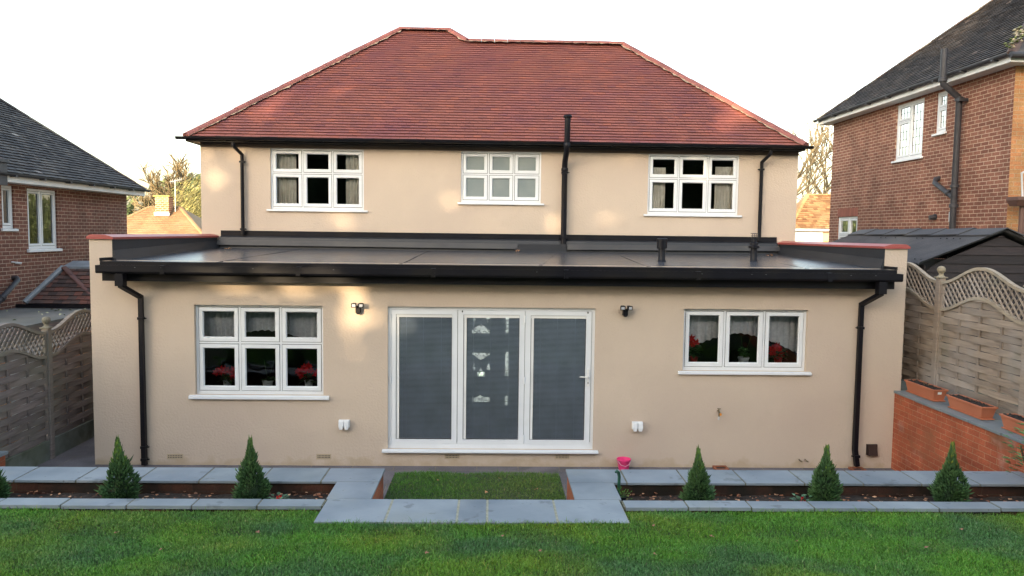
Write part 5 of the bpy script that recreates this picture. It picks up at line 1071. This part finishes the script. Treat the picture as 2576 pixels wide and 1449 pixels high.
b = B(); b.box(A_-hd+.2, 15.75, yr-hd+.19, yr-hd+.248, ez-1.4, ez-.14); wf = done(b, 'window', white_m, o)
b = B()
for (a, c) in ((14.55, 15.0), (15.08, 15.5)): b.box(a, c, yr-hd+.184, yr-hd+.189, ez-1.2, ez-.35)
done(b, 'pane', M('grey pane', (.35, .38, .38), (.6, .62, .6), 20, .3), wf)
b = B(); b.box(15.86, 16.02, yr-hd+.20, yr-hd+.249, ez-.78, ez-.62); done(b, 'alarm_box', M('yellow box', (.85, .55, .03)), o)
def tree(name, lab, x, y, z, h, seed, mat, spread=.55, depth=6, nb=4, r0=.16, grp='bare trees behind the houses', lean=(0, 0), trunk=.25, droop=0.):
    rd = random.Random(seed); o = thing(name, lab, 'tree', (x, y, z), grp); bt = B(); bb = B()
    def grow(p, d, L_, r_, lv):
        segs = 3; pts = [p]; q = p; dd = d
        for s_ in range(segs):
            dd = (dd+Vector((rd.uniform(-.18, .18), rd.uniform(-.18, .18), rd.uniform(-.05, .14)-droop))).normalized(); q = q+dd*L_/segs; pts.append(q)
        (bt if lv == 0 else bb).tube(pts, [r_*(1-.12*i) for i in range(len(pts))], 6 if lv < 2 else 3, caps=False)
        if lv >= depth or L_ < .16: return
        for k in range(nb if lv < depth-1 else nb+1):
            t = rd.uniform(.35, 1.0) if k else 1.0; i = min(segs-1, int(t*segs)); st_ = pts[i]+(pts[i+1]-pts[i])*(t*segs-i)
            nd = (dd+Vector((rd.gauss(0, spread), rd.gauss(0, spread), rd.gauss(.05, spread*.6)))).normalized(); grow(st_, nd, L_*rd.uniform(.58, .82), r_*(.62 if k else .75), lv+1)
    grow(Vector((x, y, z)), Vector((lean[0], lean[1], 1)).normalized(), h*trunk, r0, 0)
    done(bt, 'trunk', mat, o); done(bb, 'crown', mat, o); return o
tree('bare_tree', 'tall bare tree with open crown behind the tan bungalow', -23.0, 46, 0, 10.2, 11, bark, .5, 5, 4, .22, trunk=.30)
tree('bare_tree', 'low twiggy golden tree right of the bungalow chimney', -19.6, 41, 0, 8.6, 12, hedge_y, .75, 6, 5, .13, trunk=.20)
tree('bare_tree', 'slender bare tree leaning right in the gap beside the brick house', 18.2, 37, 0, 11.2, 21, bark_r, .33, 5, 3, .17, lean=(.12, 0), trunk=.36)
tree('bare_tree', 'bare tree close to the brick corner in the right gap', 20.4, 39, 0, 11.8, 22, bark_r, .35, 5, 3, .18, trunk=.36)
tree('bare_tree', 'bare tree seen against the house corner in the right gap', 22.2, 43, 0, 12.0, 24, bark_r, .38, 5, 3, .17, trunk=.34)
def crown(name, lab, cx, cy, cz, rx, ry, rz, n, mat, seed, size=.12, grp=None, kind=None, trunk=None, cut=None, thin=.8):
    rd = np.random.default_rng(seed); pts = []
    cl = [(rd.normal(0, .5, 3)) for _ in range(26)]
    b = B()
    for k in range(n):
        c = cl[k % 26]; p = np.array(c)+rd.normal(0, .23, 3); L_ = np.linalg.norm(p)
        if L_ > 1.05: p = p/L_*rd.uniform(.8, 1.0)
        P_ = Vector((cx+p[0]*rx, cy+p[1]*ry, cz+p[2]*rz))
        if cut and cut(P_): continue
        a = Vector(rd.normal(0, 1, 3)).normalized(); e = a.orthogonal().normalized(); f = a.cross(e); s_ = size*rd.uniform(.5, 1.3); t = float(rd.uniform(.5, 1.4))
        b.face([P_+e*s_, P_+f*s_*thin, P_-e*s_*.9, P_-f*s_*thin*.8], (t, t, t))
    if trunk is None: return done(b, name, mat, label=lab, kind=kind, cat='trees')
    o = thing(name, lab, 'tree', (cx, cy, 0), grp); done(b, 'crown', mat, o); t = B(); t.tube([(cx, cy, -.1), (cx+.2, cy, cz*.6), (cx, cy, cz+rz*.5)], [trunk, trunk*.7, trunk*.3], 8); done(t, 'trunk', trunk_m, o); return o
crown('shrubby_tree', 'golden leafy tree massed right of the bungalow chimney', -18.9, 40, 4.2, 3.0, 2.6, 2.7, 9000, hedge_y, 5, .20, 'golden trees behind the bungalow', trunk=.15, thin=.12)
for (x, y, z, rx, rz, sd) in ((-55, 95, 5.5, 9, 4.0, 1), (-42, 100, 6.2, 8, 5, 2), (-33, 90, 4.6, 7, 3.6, 3)):
    crown('distant_tree', {1: 'far dark tree at the left end of the distant wood', 2: 'far rounded green tree in the middle of the distant wood', 3: 'far low tree at the right end of the distant wood'}[sd], x, y, z, rx, 5, rz, 1800, wood_far, sd, .5, 'distant trees in the left gap', trunk=.3)
for (x, y, z, sd) in ((38, 80, 4.5, 7), (26, 60, 3.2, 8)):
    crown('distant_tree', {7: 'far dark tree low behind the trees of the right gap', 8: 'low green tree behind the orange roof in the right gap'}[sd], x, y, z, 6, 4, 3.2, 1400, wood_far, sd, .35, 'distant trees in the right gap', trunk=.3)
# trees behind the camera: they shade the garden and show in the window glass
def lit(P_, u_):      # gaps cut in the crowns so the low sun throws patches onto the wall
    for (yw, zs, spots_) in ((0., (0, 2.75), ((-1.78, 2.15, .38, .50), (-1.95, 2.52, .42, .25), (-3.0, 2.63, 1.25, .16), (-2.05, 1.85, .22, .32), (5.45, 2.55, .3, .14))),
                             (4.14, (3.2, 5.4), ((-5.3, 4.5, .3, .55), (-5.0, 5.0, .35, .12), (-1.5, 4.98, .7, .13), (-2.0, 4.0, .3, .5), (-1.0, 4.1, .5, .8), (.3, 3.62, .9, .3), (2.45, 4.45, .6, .5), (1.9, 3.8, .5, .35), (1.0, 4.75, .25, .4), (5.6, 4.3, .3, .7), (-3.3, 3.5, .7, .16), (4.2, 3.5, .9, .16)))):
        t = (yw-P_.y)/(-S.y); q = P_-S*t
        for (sx, sz, rx, rz) in spots_:
            if u_ < (.94 if yw == 0 else .79) and ((q.x-sx)/(rx+.12))**2+((q.z-sz)/(rz+.12))**2 < 1: return True
    t = (5.0-P_.y)/(-S.y); q = P_-S*t
    for (sx, sz, rx, rz) in ((-4.2, 5.6, .5, .35), (-3.3, 6.4, .4, .5), (-4.4, 5.9, .3, .6), (-1.9, 5.5, .4, .25), (2.4, 5.9, .5, .2)):
        if ((q.x-sx)/rx)**2+((q.z-sz)/rz)**2 < 1: return True
    return False
rows_ = [(-31, -33, 6.0, 15), (-25.5, -31, 7.0, 17.2), (-20, -33, 7.4, 17.8), (-15, -31, 7.6, 16.6), (-9.5, -33, 7.8, 15.5), (-12.4, -36, 7.5, 14), (-4.5, -31, 8.4, 16.5), (1, -33, 8.6, 17), (6.5, -31, 8, 16), (12, -33, 7, 14), (18, -31, 6, 12)]
for i, (x, y, cz, hh) in enumerate(rows_):
    o = thing('evergreen_tree', 'tall dense evergreen in the row behind the photographer', 'tree', (x, y, 0), 'evergreens behind the camera')
    rd = np.random.default_rng(100+i); b = B(); n = 6500; H_ = hh*1.12
    for k in range(n):
        z = rd.uniform(.3, H_); rr = 4.3*(1-(z/H_)**2.2)**.5*np.sqrt(rd.uniform(.0, 1.)); a = rd.uniform(0, 6.28); P_ = Vector((x+rr*math.cos(a), y+rr*math.sin(a)*.55, z))
        if lit(P_, rd.random()): continue
        aa = Vector((rd.normal(0, .8), rd.normal(0, .8), rd.normal(0, .5))).normalized(); e = aa.orthogonal().normalized(); f = aa.cross(e); s_ = rd.uniform(.26, .55); t = float(rd.uniform(.5, 1.5))
        b.face([P_+e*s_, P_+f*s_*.8, P_-e*s_*.9, P_-f*s_*.7], (t, t, t))
    done(b, 'crown', tree_m, o); t = B(); t.tube([(x, y, -.1), (x, y, H_*.9)], [.25, .05], 8); done(t, 'trunk', trunk_m, o)
